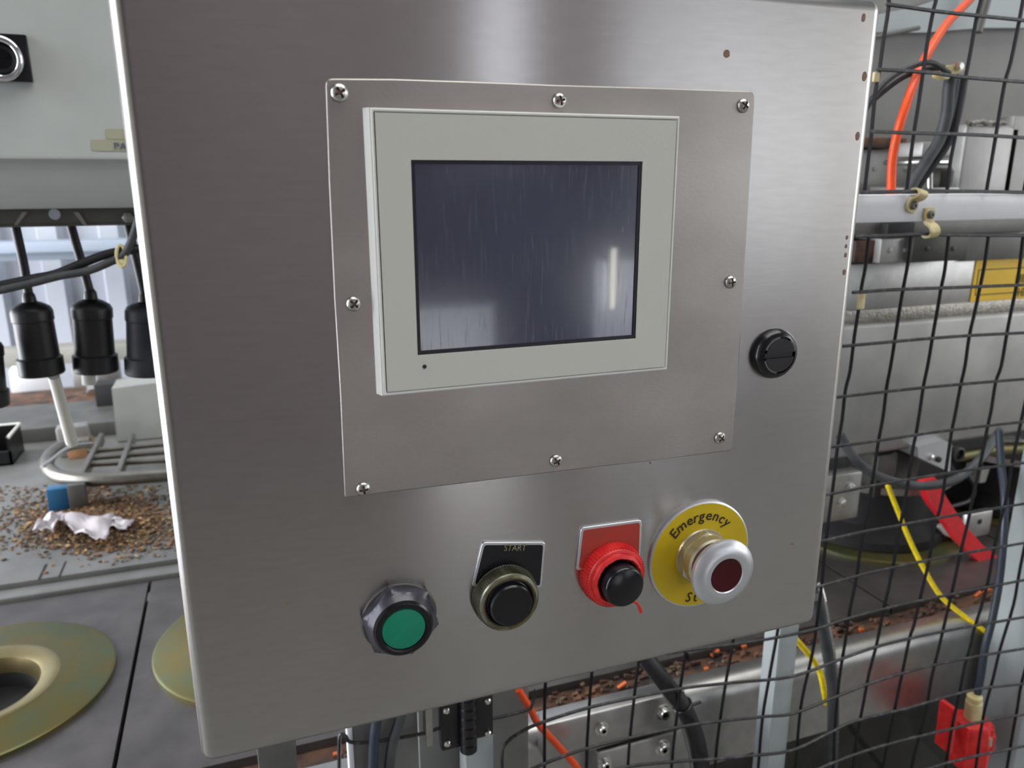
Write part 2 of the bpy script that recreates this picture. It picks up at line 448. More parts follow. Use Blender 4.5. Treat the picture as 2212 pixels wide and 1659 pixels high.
for k in range(4): bm.faces.new((ff[k], bb[k], bb[(k+1) % 4], ff[(k+1) % 4]))
fq = list(bm.faces)[0]; bm.faces.remove(fq)
inn = [bm.verts.new(p) for p in ((bxf+.0012, YBZ+.0010, bz0+.0012), (bx1-.0012, YBZ+.0010, bz0+.0012), (bx1-.0012, YBZ+.0010, bz1-.0012), (bxf+.0012, YBZ+.0010, bz1-.0012))]
for k in range(4): bm.faces.new((ff[k], ff[(k+1) % 4], inn[(k+1) % 4], inn[k]))
part('display_skirt', bm, 'bezel_side', bezel)
bm = nb(); frame(bm, (sx0, sx1, sz0, sz1), (sx0+.0016, sx1-.0016, sz0+.0016, sz1-.0016), YBZ+.0008, YBZ+.002)
part('screen_border', bm, 'screen_border', bezel, 'black border line of the screen')
bm = nb(); box(bm, sx0+.001, sx1-.001, YBZ+.0013, YBZ+.003, sz0+.001, sz1-.001)
part('screen', bm, 'screen_glass', bezel, 'switched-off dark blue touch screen')
p = at(917, 792, YBZ); bm = nb(); lathe(bm, (p.x, YBZ+.0001, p.z), (0, -1, 0), [(.001, 0), (.0008, .0003)], 16)
part('status_light', bm, 'screen_border', bezel, 'tiny dark status light')

OUT = (0, -1, 0)
# cam lock at the right
p = V((.2556, 0, 1.2645)); R = .0130
bm = nb()
lathe(bm, p, OUT, [(R, 0), (R, .0015), (R*.96, .0030), (R*.86, .0046), (R*.74, .0052), (R*.72, .0040), (0, .0040)], 48)
lock = part('cam_lock', bm, 'black_gloss', cab, 'black round quarter-turn lock', origin=p)
bm = nb(); rc = R*.66; h0, h1 = .0035, .0058
for sgn in (1, -1):
    pts = [p+V((math.cos(t)*rc, -h1, math.sin(t)*rc*sgn)) for t in [math.asin(.16)+(PI-2*math.asin(.16))*k/18 for k in range(19)]]
    prism(bm, pts if sgn > 0 else pts[::-1], (0, h1-h0, 0))
box(bm, p.x-rc*.99, p.x+rc*.99, -.0043, -.0036, p.z-.003, p.z+.003)
part('lock_core', bm, 'black', lock, 'slotted black lock core')
bm = nb()
for a0, a1 in ((195, 262), (95, 160), (10, 50)):
    n = 12; o1, i1 = R*.73, R*.66
    ang = [math.radians(a0+(a1-a0)*k/n) for k in range(n+1)]
    pts = [p+V((math.cos(t)*o1, -.0056, math.sin(t)*o1)) for t in ang]+[p+V((math.cos(t)*i1, -.0056, math.sin(t)*i1)) for t in ang[::-1]]
    prism(bm, pts, (0, .0015, 0))
part('lock_marking', bm, 'mid_steel', lock, 'worn grey ring segments on the lock')

# green indicator button
p = V((.0573, 0, 1.1538))
bm = nb(); lathe(bm, p, OUT, [(.0178, 0), (.0178, .0006), (.0172, .0011), (.0150, .0012)], 48)
gb = part('green_button', bm, 'mid_steel', cab, 'green flush push button in a black hexagonal nut', origin=p)
bm = nb()
def hexmod(j, k, seg=48, off=.25):
    t = (2*PI*k/seg+off) % (PI/3)-PI/6
    return math.cos(PI/6)/math.cos(t)
lathe(bm, p, OUT, [(.0185, .0010), (.0185, .0044)], 48, rmod=hexmod, cap1=False)
lathe(bm, p, OUT, [(.0160, .0058), (.0150, .0070), (.0139, .0094), (.0128, .0104), (.0112, .0106)], 48, cap0=False, cap1=False)
# chamfer between hexagon and round collar
a, b, n = basis(OUT); A, B = [], []
for k in range(48):
    t = 2*PI*k/48
    A.append(bm.verts.new(p+n*.0044+.0185*hexmod(0, k)*(math.cos(t)*a+math.sin(t)*b)))
    B.append(bm.verts.new(p+n*.0058+.0160*(math.cos(t)*a+math.sin(t)*b)))
for k in range(48): bm.faces.new((A[k], A[(k+1) % 48], B[(k+1) % 48], B[k]))
bmesh.ops.remove_doubles(bm, verts=bm.verts, dist=1e-6)
part('hex_nut', bm, 'hex_plastic', gb, 'dark plastic hexagonal nut')
bm = nb(); lathe(bm, p, OUT, [(.0140, .0085), (.0137, .0100), (.0128, .0108), (.0112, .0110), (.0103, .0106), (.0102, .0085)], 48, cap0=False, cap1=False)
part('button_rim', bm, 'black_gloss', gb, 'black rim around the green cap')
bm = nb(); lathe(bm, p, OUT, [(.0104, .0080), (.0103, .0098), (.0098, .0106), (.006, .0109), (0, .0110)], 48)
part('button_cap', bm, 'green_lens', gb, 'green translucent button cap')

# legend plates: rounded trapezoid following the photograph
def legend(poly, parent, col, lab, ypl=-.0012):
    q = roundpoly(poly, .0022); c = sum(q, V())/len(q)
    bm = nb(); prism(bm, [V((v.x, 0, v.z)) for v in q], (0, ypl, 0)); f_ = part('legend_plate', bm, 'alu', parent, lab+' with a bare metal edge')
    m_ = f_.modifiers.new('edge', 'BEVEL'); m_.width = .0004; m_.segments = 2; m_.limit_method = 'ANGLE'
    # inset field
    poly2 = []
    N = len(poly)
    for i in range(N):
        a, b, d = V(poly[i-1]), V(poly[i]), V(poly[(i+1) % N])
        u, v = (a-b).normalized(), (d-b).normalized(); s = (u+v).normalized()
        sn = math.sqrt(max(1e-6, (1-u.dot(v))/2)); poly2.append(b+s*(.0014/sn))
    q = roundpoly(poly2, .0014)
    bm = nb(); prism(bm, [V((v.x, ypl-.0002, v.z)) for v in q], (0, .0003, 0)); part('legend_field', bm, col, parent)

def knurled(p, R0, R1, h0, h1, seg=240):
    bm = nb()
    lathe(bm, p, OUT, [(R0, h0), (R0*.995, h0+.001), (R1*1.01, h1-.0009)], seg, rmod=lambda j, k: 1+(.020 if k % 3 == 0 else -.018), cap0=False, cap1=False)
    lathe(bm, p, OUT, [(R1*1.0, h1-.0009), (R1*.97, h1), (R1*.90, h1+.0004), (R1*.84, h1)], 75, cap0=False, cap1=False)
    return bm
# START button
p = V((.1087, 0, 1.1560))
bm = nb(); lathe(bm, p, OUT, [(.0160, 0), (.0160, .0016), (.0155, .0022)], 48)
sb = part('start_button', bm, 'mid_steel', cab, 'black push button under a black START legend plate', origin=p)
legend([V((.0980, 0, 1.1856)), V((.1303, 0, 1.1803)), V((.1285, 0, 1.1558)), V((.0922, 0, 1.1636))][::1], sb, 'black_gloss', 'black legend plate')
bm = nb(); u_ = (V((.1303, 0, 1.1803))-V((.0980, 0, 1.1856))).normalized()
text(bm, 'START', .0046, V((.1140, -.0016, 1.1787)), u_, V((-u_.z, 0, u_.x)), .0002, sx=.85)
part('lettering', bm, 'white_print', sb, 'faded START lettering')
part('knurled_ring', knurled(p, .0161, .0149, .0018, .0092), 'knurl', sb, 'knurled metal ring with yellowed rim')
bm = nb(); lathe(bm, p, OUT, [(.0138, .0090), (.0134, .0096), (.0127, .0096), (.0126, .0080)], 60, cap0=False, cap1=False)
part('seal_ring', bm, 'old_yellow', sb, 'thin yellow seal ring')
bm = nb(); lathe(bm, p, OUT, [(.0125, .0060), (.0124, .0091), (.0118, .0092), (.0113, .0086), (.0108, .0090), (.0105, .0116), (.0098, .0124), (.006, .0122), (0, .0121)], 60)
part('button_cap', bm, 'black_gloss', sb, 'black button cap')

# red stop button
p = V((.1662, 0, 1.1572))
bm = nb(); lathe(bm, p, OUT, [(.0170, 0), (.0168, .0018)], 48)
rb = part('stop_button', bm, 'red_plastic', cab, 'black push button in a red knurled ring', origin=p)
legend([V((.1490, 0, 1.1848)), V((.1829, 0, 1.1838)), V((.1832, 0, 1.1600)), V((.1466, 0, 1.1618))], rb, 'red_label', 'red legend plate')
part('knurled_ring', knurled(p, .0168, .0158, .0015, .0080, 180), 'red_plastic', rb, 'red painted knurled ring')
bm = nb(); lathe(bm, p, OUT, [(.0142, .0078), (.0135, .0098), (.0122, .0106), (.0113, .0098), (.0112, .0060)], 60, cap0=False, cap1=False,
                 rmod=lambda j, k: 1+.012*math.sin(k*.9)+.01*math.sin(k*2.3))
part('inner_ring', bm, 'red_plastic', rb)
bm = nb(); pc = p+V((.0004, 0, -.0008))
lathe(bm, pc, OUT, [(.0106, .0060), (.0106, .0150), (.0101, .0160), (.0094, .0164), (0, .0162)], 60)
part('button_cap', bm, 'black_gloss', rb, 'black button cap standing proud')
bm = nb(); tube(bm, smooth([at(1366, 1299, -.009), at(1374, 1302, -.010), at(1381, 1312, -.010), at(1384, 1322, -.009)], 6), [.0007]*12+[.0009]*4+[.0010]*2+[.0009], 8)
part('torn_strand', bm, 'red_plastic', rb, 'torn red strand hanging from the ring')

# emergency stop
p = V((.2187, 0, 1.1581)); RD = .0303
bm = nb(); lathe(bm, p, OUT, [(RD, 0), (RD, .0012), (RD-.0006, .0016), (RD-.0010, .0017)], 96, cap1=False)
lathe(bm, p, OUT, [(RD-.0010, .0017), (.010, .0017)], 96, cap0=False, cap1=False, mi=1)
es = part('emergency_stop', bm, ['alu', 'yellow'], cab, 'emergency stop with yellow disc and silver mushroom head', origin=p)
bm = nb()
rt = .0200
letters = [('E', 139), ('m', 125.5), ('e', 111.5), ('r', 102), ('g', 92.5), ('e', 81), ('n', 69.5), ('c', 58.5), ('y', 48)]
for ch, dg_ in letters:
    t = math.radians(dg_); rad = V((math.cos(t), 0, math.sin(t))); tan = V((math.sin(t), 0, -math.cos(t)))
    o = p+rad*rt+V((0, -.0019, 0)); text(bm, ch, .0080, o, tan, rad, .0002, shear=.10, sx=1.02)
part('lettering', bm, 'dark_print', es, 'black Emergency lettering'); bm = nb()
for ch, dg_ in (('S', 256), ('t', 266), ('o', 277), ('p', 291)):
    t = math.radians(dg_); rad = V((math.cos(t), 0, math.sin(t))); tan = V((-math.sin(t), 0, math.cos(t)))
    o = p+rad*(RD-.0032)+V((0, -.0019, 0)); text(bm, ch, .0080, o, tan, -rad, .0002, shear=.12, sx=.9)
part('lettering', bm, 'dark_print', es, 'black Stop lettering')
bm = nb()
def hx2(j, k): t = (2*PI*k/48+.5) % (PI/3)-PI/6; return math.cos(PI/6)/math.cos(t)
lathe(bm, p, OUT, [(.0150, .0017), (.0152, .0022), (.0148, .0032)], 48)
lathe(bm, p, OUT, [(.0152, .0030), (.0152, .0062), (.0140, .0072)], 48, rmod=hx2)
lathe(bm, p, OUT, [(.0138, .0070), (.0136, .0118), (.0126, .0128)], 48, cap0=False)
part('lock_nut', bm, 'nickel', es, 'tarnished hexagonal lock nut')
bm = nb(); lathe(bm, p, OUT, [(.0104, .0115), (.0104, .0205)], 48)
part('plunger', bm, 'red_lens', es, 'dark red plunger shaft')
bm = nb(); lathe(bm, p, OUT, [(.0100, .0178), (.0148, .0184), (.0174, .0198), (.0180, .0214), (.0177, .0228), (.0160, .0244), (.0136, .0254), (.0116, .0258), (.0096, .0257), (.0090, .0250)], 72, cap1=False)
part('mushroom_head', bm, 'alu', es, 'silver mushroom shaped head')
bm = nb(); lathe(bm, p, OUT, [(.0092, .0235), (.0090, .0252), (.0060, .0249), (0, .0247)], 48)
part('head_insert', bm, 'red_lens', es, 'dark red insert in the head centre')

# rust spots and small marks on the door
bm = nb()
for px, py, rr_ in [(1866, 38, .0011), (1868, 165, .0013), (1853, 294, .0012), (1830, 513, .0006), (1828, 532, .0006), (1827, 551, .0007), (1824, 588, .0009), (1570, 116, .0017),
                    (1142, 1176, .0006), (622, 1302, .0007), (1712, 1175, .0006), (1405, 1000, .0005)]:
    q = at(px, py, -.0001); el = 1.7 if px > 1800 else 1
    pts = [q+V((math.cos(t)*rr_*random.uniform(.8, 1.1), -.00012, math.sin(t)*rr_*el)) for t in [2*PI*k/14 for k in range(14)]]
    prism(bm, pts, (0, .0004, 0))
part('rust_spot', bm, 'stain', cab, 'small brown rust spots along the right edge').__setitem__('kind', 'stuff')

# ================================================================ WIRE MESH
YW = .21; WR = .00155
def wires(parent, lst, Yo, m='wire_black', right=0, up_to=0, down_to=0):
    for pts in lst:
        P3 = [at(px, py, Yo) for px, py in pts]
        if right:                                   # run on to the right-hand post
            d = (P3[-1]-P3[-2]).normalized()
            if P3[-1].x < right and d.x > .3: P3.append(P3[-1]+d*((right-P3[-1].x)/d.x))
        if up_to: P3.insert(0, V((P3[0].x, Yo, up_to)))
        if down_to and P3[-1].z > down_to: P3.append(V((P3[-1].x, Yo, down_to)))
        w3 = smooth(P3, 3)
        bm = nb(); tube(bm, w3, WR, 6); part('wire', bm, m, parent)
up = thing('wire_mesh_panel', 'black wire mesh panel above the white rail', 'mesh', at(2050, 415, YW))
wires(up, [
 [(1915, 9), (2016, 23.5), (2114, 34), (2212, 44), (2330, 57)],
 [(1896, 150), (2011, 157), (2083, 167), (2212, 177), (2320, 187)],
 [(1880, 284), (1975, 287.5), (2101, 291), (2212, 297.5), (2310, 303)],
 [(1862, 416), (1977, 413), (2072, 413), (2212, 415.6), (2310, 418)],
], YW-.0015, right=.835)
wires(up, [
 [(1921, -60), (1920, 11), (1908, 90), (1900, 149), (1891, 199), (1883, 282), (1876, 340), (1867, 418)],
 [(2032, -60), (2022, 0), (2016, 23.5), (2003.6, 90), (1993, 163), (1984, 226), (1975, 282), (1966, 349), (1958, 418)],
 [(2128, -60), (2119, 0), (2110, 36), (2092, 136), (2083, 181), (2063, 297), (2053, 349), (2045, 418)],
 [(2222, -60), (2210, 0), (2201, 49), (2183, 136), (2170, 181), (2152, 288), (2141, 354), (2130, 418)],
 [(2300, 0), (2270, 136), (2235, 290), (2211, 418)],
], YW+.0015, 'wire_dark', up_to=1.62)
for x_ in (.70, .738, .776, .814):
    bm = nb(); tube(bm, [V((x_, YW+.0015, 1.62)), V((x_+.001, YW+.0015, 1.48)), V((x_, YW+.0015, 1.342))], WR, 6); part('wire', bm, 'wire_dark', up)
for z_ in (1.532, 1.58, 1.62):
    bm = nb(); tube(bm, [V((.503, YW-.0015, z_)), V((.835, YW-.0015, z_))], WR, 6); part('wire', bm, 'wire_black', up)
lowp = thing('wire_mesh_panel', 'large black wire mesh panel below the white rail', 'mesh', at(1800, 1659, YW))
wires(lowp, [
 [(1846, 511), (1916, 509), (1990, 505), (2034, 507), (2212, 509), (2310, 510)],
 [(1842, 632), (1937, 625.5), (2064.5, 621), (2212, 615.5), (2310, 612)],
 [(1820, 748), (1919, 739), (2010, 731), (2101, 724.5), (2212, 719), (2310, 714)],
 [(1800, 859), (1817, 857), (1917, 845.5), (2014, 835.7), (2112, 827), (2212, 819), (2310, 811)],
 [(1790, 967), (1805, 964.6), (1897, 952), (1995, 937), (2092.5, 924.5), (2212, 911), (2310, 900)],
 [(1770, 1072), (1795, 1067), (1878, 1050.5), (1975, 1034), (2073, 1018), (2212, 1000), (2310, 985)],
 [(1760, 1172), (1785, 1167), (1868, 1148), (1953, 1133), (2060, 1113), (2212, 1088), (2310, 1072)],
 [(1750, 1273), (1775, 1265.5), (1868, 1240), (1953, 1221), (2060, 1199), (2212, 1173), (2310, 1156)],
 [(1440, 1412), (1491, 1404), (1600, 1390), (1683, 1376), (1766, 1358), (1825, 1338), (1932, 1310), (2039, 1287), (2212, 1253), (2310, 1234)],
 [(1085, 1680), (1085, 1625), (1094, 1605), (1120, 1584), (1167.5, 1561.6), (1270, 1529), (1373, 1506), (1476, 1486.6), (1579, 1475), (1683, 1466), (1738, 1453.5), (1821, 1422), (1904, 1394), (2017, 1368), (2103, 1352), (2212, 1333), (2310, 1314)],
 [(1090, 1690), (1161.7, 1655.6), (1256, 1620), (1373, 1591), (1476, 1569), (1549.6, 1558.6), (1655, 1547.6), (1711, 1542), (1794, 1510), (1877, 1477), (1987, 1444), (2098, 1420), (2212, 1401), (2310, 1384)],
 [(1240, 1690), (1344, 1658), (1461, 1645), (1550, 1639.5), (1625, 1632), (1711, 1621), (1794, 1582), (1849, 1557), (1960, 1530), (2098, 1491), (2212, 1477), (2310, 1462)],
 [(1560, 1712), (1700, 1690), (1777, 1657), (1849, 1629), (1932, 1604), (2043, 1577), (2153, 1552), (2212, 1543.5), (2310, 1524)],
 [(1900, 1698), (2015, 1657), (2098, 1635), (2212, 1612), (2310, 1592)],
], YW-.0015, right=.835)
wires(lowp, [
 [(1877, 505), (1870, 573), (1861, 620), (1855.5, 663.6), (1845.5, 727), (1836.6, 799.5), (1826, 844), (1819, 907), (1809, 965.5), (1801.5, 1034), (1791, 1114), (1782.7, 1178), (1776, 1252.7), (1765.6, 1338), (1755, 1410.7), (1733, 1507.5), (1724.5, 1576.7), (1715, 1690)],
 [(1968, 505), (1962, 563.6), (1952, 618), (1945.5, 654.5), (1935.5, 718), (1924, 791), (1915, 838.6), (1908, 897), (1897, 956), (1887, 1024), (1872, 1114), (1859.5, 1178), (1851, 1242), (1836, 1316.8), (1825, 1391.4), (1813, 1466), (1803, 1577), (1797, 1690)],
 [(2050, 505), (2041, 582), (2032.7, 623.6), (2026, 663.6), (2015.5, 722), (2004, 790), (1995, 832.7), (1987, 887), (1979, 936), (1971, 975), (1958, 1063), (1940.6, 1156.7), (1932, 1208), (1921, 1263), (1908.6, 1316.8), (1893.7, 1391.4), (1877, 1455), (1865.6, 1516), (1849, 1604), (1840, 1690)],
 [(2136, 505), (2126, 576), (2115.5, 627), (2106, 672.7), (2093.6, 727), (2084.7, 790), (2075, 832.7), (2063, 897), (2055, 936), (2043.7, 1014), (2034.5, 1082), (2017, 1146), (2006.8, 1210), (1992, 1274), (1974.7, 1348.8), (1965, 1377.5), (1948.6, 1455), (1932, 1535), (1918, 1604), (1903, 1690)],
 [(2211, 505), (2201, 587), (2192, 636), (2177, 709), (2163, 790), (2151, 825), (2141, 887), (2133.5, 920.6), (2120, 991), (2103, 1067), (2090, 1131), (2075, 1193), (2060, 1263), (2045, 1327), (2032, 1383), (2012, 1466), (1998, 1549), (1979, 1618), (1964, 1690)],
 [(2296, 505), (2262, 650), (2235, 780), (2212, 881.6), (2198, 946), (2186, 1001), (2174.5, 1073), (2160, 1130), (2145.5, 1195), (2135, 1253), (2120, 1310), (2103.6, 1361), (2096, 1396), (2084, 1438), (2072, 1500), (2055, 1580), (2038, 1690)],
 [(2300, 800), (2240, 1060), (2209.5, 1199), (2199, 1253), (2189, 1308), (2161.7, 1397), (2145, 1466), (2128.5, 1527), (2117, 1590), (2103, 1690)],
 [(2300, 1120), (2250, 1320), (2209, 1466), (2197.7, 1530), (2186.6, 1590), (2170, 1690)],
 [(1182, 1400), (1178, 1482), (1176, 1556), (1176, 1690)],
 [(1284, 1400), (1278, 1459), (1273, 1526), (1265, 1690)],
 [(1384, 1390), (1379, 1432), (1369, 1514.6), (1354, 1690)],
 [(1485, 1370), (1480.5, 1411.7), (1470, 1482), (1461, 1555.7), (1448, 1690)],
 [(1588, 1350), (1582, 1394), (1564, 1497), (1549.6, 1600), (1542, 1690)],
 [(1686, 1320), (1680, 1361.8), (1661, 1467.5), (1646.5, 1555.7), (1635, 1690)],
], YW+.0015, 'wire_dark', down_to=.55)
gate = thing('wire_mesh_panel', 'small black wire mesh of the gate left of the black hinge', 'mesh', at(850, 1659, YW))
wires(gate, [
 [(733, 1700), (733, 1600), (738, 1586), (746, 1590), (757, 1603), (800, 1603), (860, 1594), (920, 1583), (960, 1570), (1060, 1553), (1138, 1534), (1150, 1520), (1156, 1490)],
 [(660, 1750), (733, 1715), (900, 1690)],
], YW-.0015)

# ================================================================ GUARD FRAME
gf = thing('guard_frame', 'pale painted guard frame of posts and a rail carrying the wire mesh', 'frame', (at(1690, 1500, .22).x, .225, 0))
def postbox(name, pxl, pyl, pxr, pyr, Yf, dep, z0, z1, m, lab=None, groove=None):
    a, b = at(pxl, pyl, Yf), at(pxr, pyr, Yf)
    bm = nb(); box(bm, a.x, b.x, Yf, Yf+dep, z0, z1, .0015)
    o = part(name, bm, m, gf, lab); return a.x, b.x
# rail
a, b = at(1900, 421, .214), at(1900, 481, .214)
bm = nb(); box(bm, .30, .95, .214, .238, b.z, a.z, .0012); part('rail', bm, 'white_paint', gf, 'white horizontal rail')
# middle post: its left side shows as a narrower, greyer strip
aM, aR = at(1687, 1360, .2145).x, at(1729, 1360, .2145).x
bm = nb(); box(bm, aM, aR, .2165, .2375, 0, b.z-.0005, .0008); box(bm, aM-.0004, aM+.0022, .2150, .2175, 0, b.z-.0005, .0006)
part('post', bm, 'post_paint', gf, 'slim pale middle post')
a = at(2268, 1250, .2155).x
bm = nb(); box(bm, a, a+.06, .2155, .272, 0, 1.7, .002); part('post', bm, 'post_paint', gf, 'wide blue-grey right-hand post')
# gate posts near the hinge
a, b = at(764, 1620, .2145).x, at(905, 1620, .2145).x
bm = nb(); box(bm, a, b, .2155, .224, 0, .99, .0008); part('post', bm, 'grey_dull', gf, 'grey gate post left of the hinge')
bm = nb(); box(bm, a-.0045, a-.0002, .2125, .2240, 0, .985, .0006); part('edge_strip', bm, 'white_paint', gf)  # the post's bright left side, put in as a white strip
a, b = at(906, 1620, .245).x, at(1142, 1600, .245).x
bm = nb(); box(bm, a, b, .245, .250, .4, .98, .001); part('cover_sheet', bm, 'grey_dull', gf, 'dull grey sheet behind the hinge')
a, b = at(1006, 1640, .2145).x, at(1066, 1640, .2145).x
bm = nb(); box(bm, a, b, .2135, .235, 0, .99, .0015); part('post', bm, 'post_paint', gf, 'pale post behind the hinge')
a, b = at(560, 1640, .30).x, at(640, 1640, .30).x
bm = nb(); box(bm, a, b, .262, .288, 0, .98, .0015); part('post', bm, 'mid_steel', gf, 'dark grey post at the bottom left')
# thin lock bar left of hinge
a = at(926, 1540, .205); bm = nb(); box(bm, a.x-.003, a.x+.003, .204, .216, at(926, 1612, .205).z, a.z+.06, .001); part('gate_bar', bm, 'steel', gf)
# hinge
YH = .203
hz1, hz0 = at(960, 1520, YH).z, at(960, 1628, YH).z
hx0, hxm, hx1 = at(953, 1580, YH).x, at(1010, 1580, YH).x, at(1066, 1560, YH).x
bm = nb(); box(bm, hx0, hxm-.004, YH, YH+.010, hz0+.002, hz1, .0015)
hin = part('hinge', bm, 'black', gf, 'black hinge joining gate and post')
bm = nb(); box(bm, hxm+.004, hx1, YH, YH+.010, hz0+.006, hz1+.002, .0015); part('hinge_leaf', bm, 'black', hin)
bm = nb()
pr = []
n = 6; hh = (hz1-hz0+.004)/n
for i in range(n):
    zz = hz0-.001+i*hh; pr += [(.0062, zz), (.0072, zz+.001), (.0072, zz+hh-.001), (.0062, zz+hh-.0001)]
lathe(bm, (hxm, YH-.002, 0), (0, 0, 1), pr, 24); part('hinge_knuckle', bm, 'black_gloss', hin, 'ribbed hinge barrel')
for xx in (hx0+.005, hx1-.005):
    for zz in (hz0+.009, hz1-.007):
        bm = nb(); lathe(bm, (xx, YH, zz), OUT, [(.0030, 0), (.0029, .001), (.0018, .002), (0, .0021)], 20)
        part('hinge_screw', bm, 'steel_bright', hin)
# P-clips
def clip(px_s, py_s, px_w, py_w, lab, flip=False):
    s, w_ = at(px_s, py_s, .211), at(px_w, py_w, .2085)
    bm = nb(); d = (w_-s); L_ = math.hypot(d.x, d.z); u = V((d.x, 0, d.z)).normalized(); t = V((-u.z, 0, u.x)); hw = .0048
    # strap lying on the rail, curling round the wire
    path = [s-u*.006+V((0, .0025, 0)), s+V((0, .0022, 0)), s+u*(L_*.45)+V((0, .001, 0)), s+u*(L_*.7)+V((0, -.0045, 0)), s+u*(L_*1.0)+V((0, -.0065, 0)),
            s+u*(L_*1.25)+V((0, -.0045, 0)), s+u*(L_*1.33)+V((0, .0005, 0)), s+u*(L_*1.15)+V((0, .0035, 0))]
    path = smooth(path, 4); th = .0012
    q = []
    for i, pnt in enumerate(path):
        tt = (path[min(i+1, len(path)-1)]-path[max(i-1, 0)]).normalized(); nn = tt.cross(t).normalized()
        q.append([bm.verts.new(pnt+t*sx_*hw+nn*sy_*th) for sx_, sy_ in ((-1, -1), (1, -1), (1, 1), (-1, 1))])
    for i in range(len(q)-1):
        for k in range(4): bm.faces.new((q[i][k], q[i][(k+1) % 4], q[i+1][(k+1) % 4], q[i+1][k]))
    bm.faces.new(q[0][::-1]); bm.faces.new(q[-1])
    lathe(bm, s+V((0, .0025, 0)), OUT, [(.0062, 0), (.0062, .0022)], 24)
    c_ = part('cable_clip', bm, 'cream', gf, lab)
    bm = nb(); lathe(bm, s, OUT, [(.0036, 0), (.0035, .0014), (.0022, .0024), (.0012, .0024), (.0011, .0014), (0, .0014)], 20)
    part('clip_screw', bm, 'mid_steel', c_)
clip(1973, 444, 1986, 419, 'yellowed clip holding the upper mesh')
clip(2010, 464, 2012, 500, 'cream clip holding the lower mesh')
for k, (x_, y0_, y1_) in enumerate([(1861, 633, 668), (1893, 155, 178)]):
    a, b = at(x_-5, y0_, .2105), at(x_+5, y1_, .2105)
    bm = nb(); box(bm, a.x, b.x, .2095, .2125, b.z, a.z, .001); part('cable_clip', bm, 'cream', gf, 'small cream clip end at the cabinet edge')

# ================================================================ HOSES AND CABLES AT THE RIGHT
def cable(name, pts, r, m, label, cat, seg=12, n=6, ribs=None, group=None):
    """pts: (px, py, Y)"""
    bm = nb(); tube(bm, smooth([at(*q) for q in pts], n), r, seg, ribs=ribs)
    return tag(part(name, bm, m), label, cat, group)
cable('air_hose', [(2150, -60, .36), (2095, 0, .33), (2045, 52, .30), (2003, 118, .27), (1974, 180, .25), (1953, 240, .243), (1938, 290, .243), (1928, 345, .243), (1925, 405, .243), (1926, 440, .243)], .0040, 'orange', 'orange air hose curving down behind the upper wire mesh', 'hose')
cable('black_cable', [(1850, 270, .25), (1893, 202, .25), (1925, 168, .25), (1965, 146, .25), (2010, 135, .25), (2050, 158, .26)], .0024, 'black_cable', 'thin upper black cable looping from the cabinet to the cream clip', 'cable')
cable('black_cable', [(1850, 250, .262), (1895, 206, .262), (1950, 165, .262), (2000, 150, .262), (2030, 146, .265), (2056, 165, .27)], .0034, 'black_cable', 'thicker lower black cable looping to the cream clip', 'cable')
cable('black_cable', [(2058, 150, .272), (2050, 190, .272), (2045, 245, .272), (2030, 300, .275), (2000, 350, .275), (1972, 395, .275), (1955, 440, .275)], .0056, 'grey_cable', 'thick dark cable hanging from the cream clip, left one', 'cable')
cable('black_cable', [(2080, 165, .278), (2072, 215, .278), (2062, 260, .278), (2044, 310, .28), (2015, 352, .283), (1975, 410, .29), (1960, 450, .29)], .0052, 'black_cable', 'thick dark cable hanging from the cream clip, right one', 'cable')
c_ = thing('cable_clamp', 'yellowed plastic cable clamp with a bolt where the black cables meet', 'clamp', at(2057, 165, .262))
bm = nb(); pts = [at(x_, y_, .262) for x_, y_ in ((2030, 150), (2052, 140), (2082, 136), (2086, 150), (2066, 160), (2046, 172), (2034, 166))]
prism(bm, roundpoly(pts, .002), (0, .010, 0)); part('strap', bm, 'cream', c_)
q = at(2068, 144, .262); bm = nb(); lathe(bm, q, OUT, [(.0042, 0), (.0042, .004), (.003, .005)], 6); part('bolt', bm, 'steel_bright', c_)

# ================================================================ MACHINE AT THE RIGHT
def pbox(bm, x0, y0, x1, y1, Y, dep, bev=.001, mi=0):
    a, b = at(x0, y0, Y), at(x1, y1, Y)
    box(bm, a.x, b.x, Y, Y+dep, b.z, a.z, bev, 2, mi)
YM = .44
hs = thing('machine_housing', 'large grey steel machine housing behind the wire mesh with a welded flange', 'machine', (1.0, .6, at(1900, 985, YM).z))
zt, zw0, zw1, zb = at(1840, 569, YM).z, at(1835, 672, YM).z, at(1835, 698, YM).z, at(1815, 985, YM).z
hx = .42
bm = nb(); box(bm, hx, 1.7, YM-.004, YM+.03, zw0-.01, zt, .002); part('flange', bm, 'steel', hs, 'flat upper steel flange')
bm = nb(); box(bm, hx, 1.7, YM-.007, YM+.0, zw1-.002, zw0+.002, .002); part('weld_seam', bm, 'weld', hs, 'rough weld seam')
bm = nb(); box(bm, hx, 1.7, YM-.011, YM+.42, zb, zw1, .006, 4); part('housing_body', bm, 'steel_dull', hs)
a, b = at(2108, 561, YM-.0055), at(2097, 660, YM-.0055); lx0 = (a.x+b.x)/2
a1, b1 = at(2150, 560, YM-.005), at(2150, 655, YM-.005)
LW = .125
bm = nb(); q = [V((lx0, YM-.0046, b1.z)), V((lx0+LW, YM-.0046, b1.z)), V((lx0+LW, YM-.0046, a1.z)), V((lx0, YM-.0046, a1.z))]
prism(bm, roundpoly(q, .003), (0, -.0008, 0)); lab = part('warning_label', bm, 'yellow_label', hs, 'yellow warning label with a black border')
bm = nb(); m_ = .006
o_ = (lx0+m_, lx0+LW-m_, b1.z+.0125, a1.z-.0125); i_ = (o_[0]+.0011, o_[1]-.0011, o_[2]+.0011, o_[3]-.0011)
frame(bm, o_, i_, YM-.0058, YM-.0052); part('label_border', bm, 'dark_print', lab)
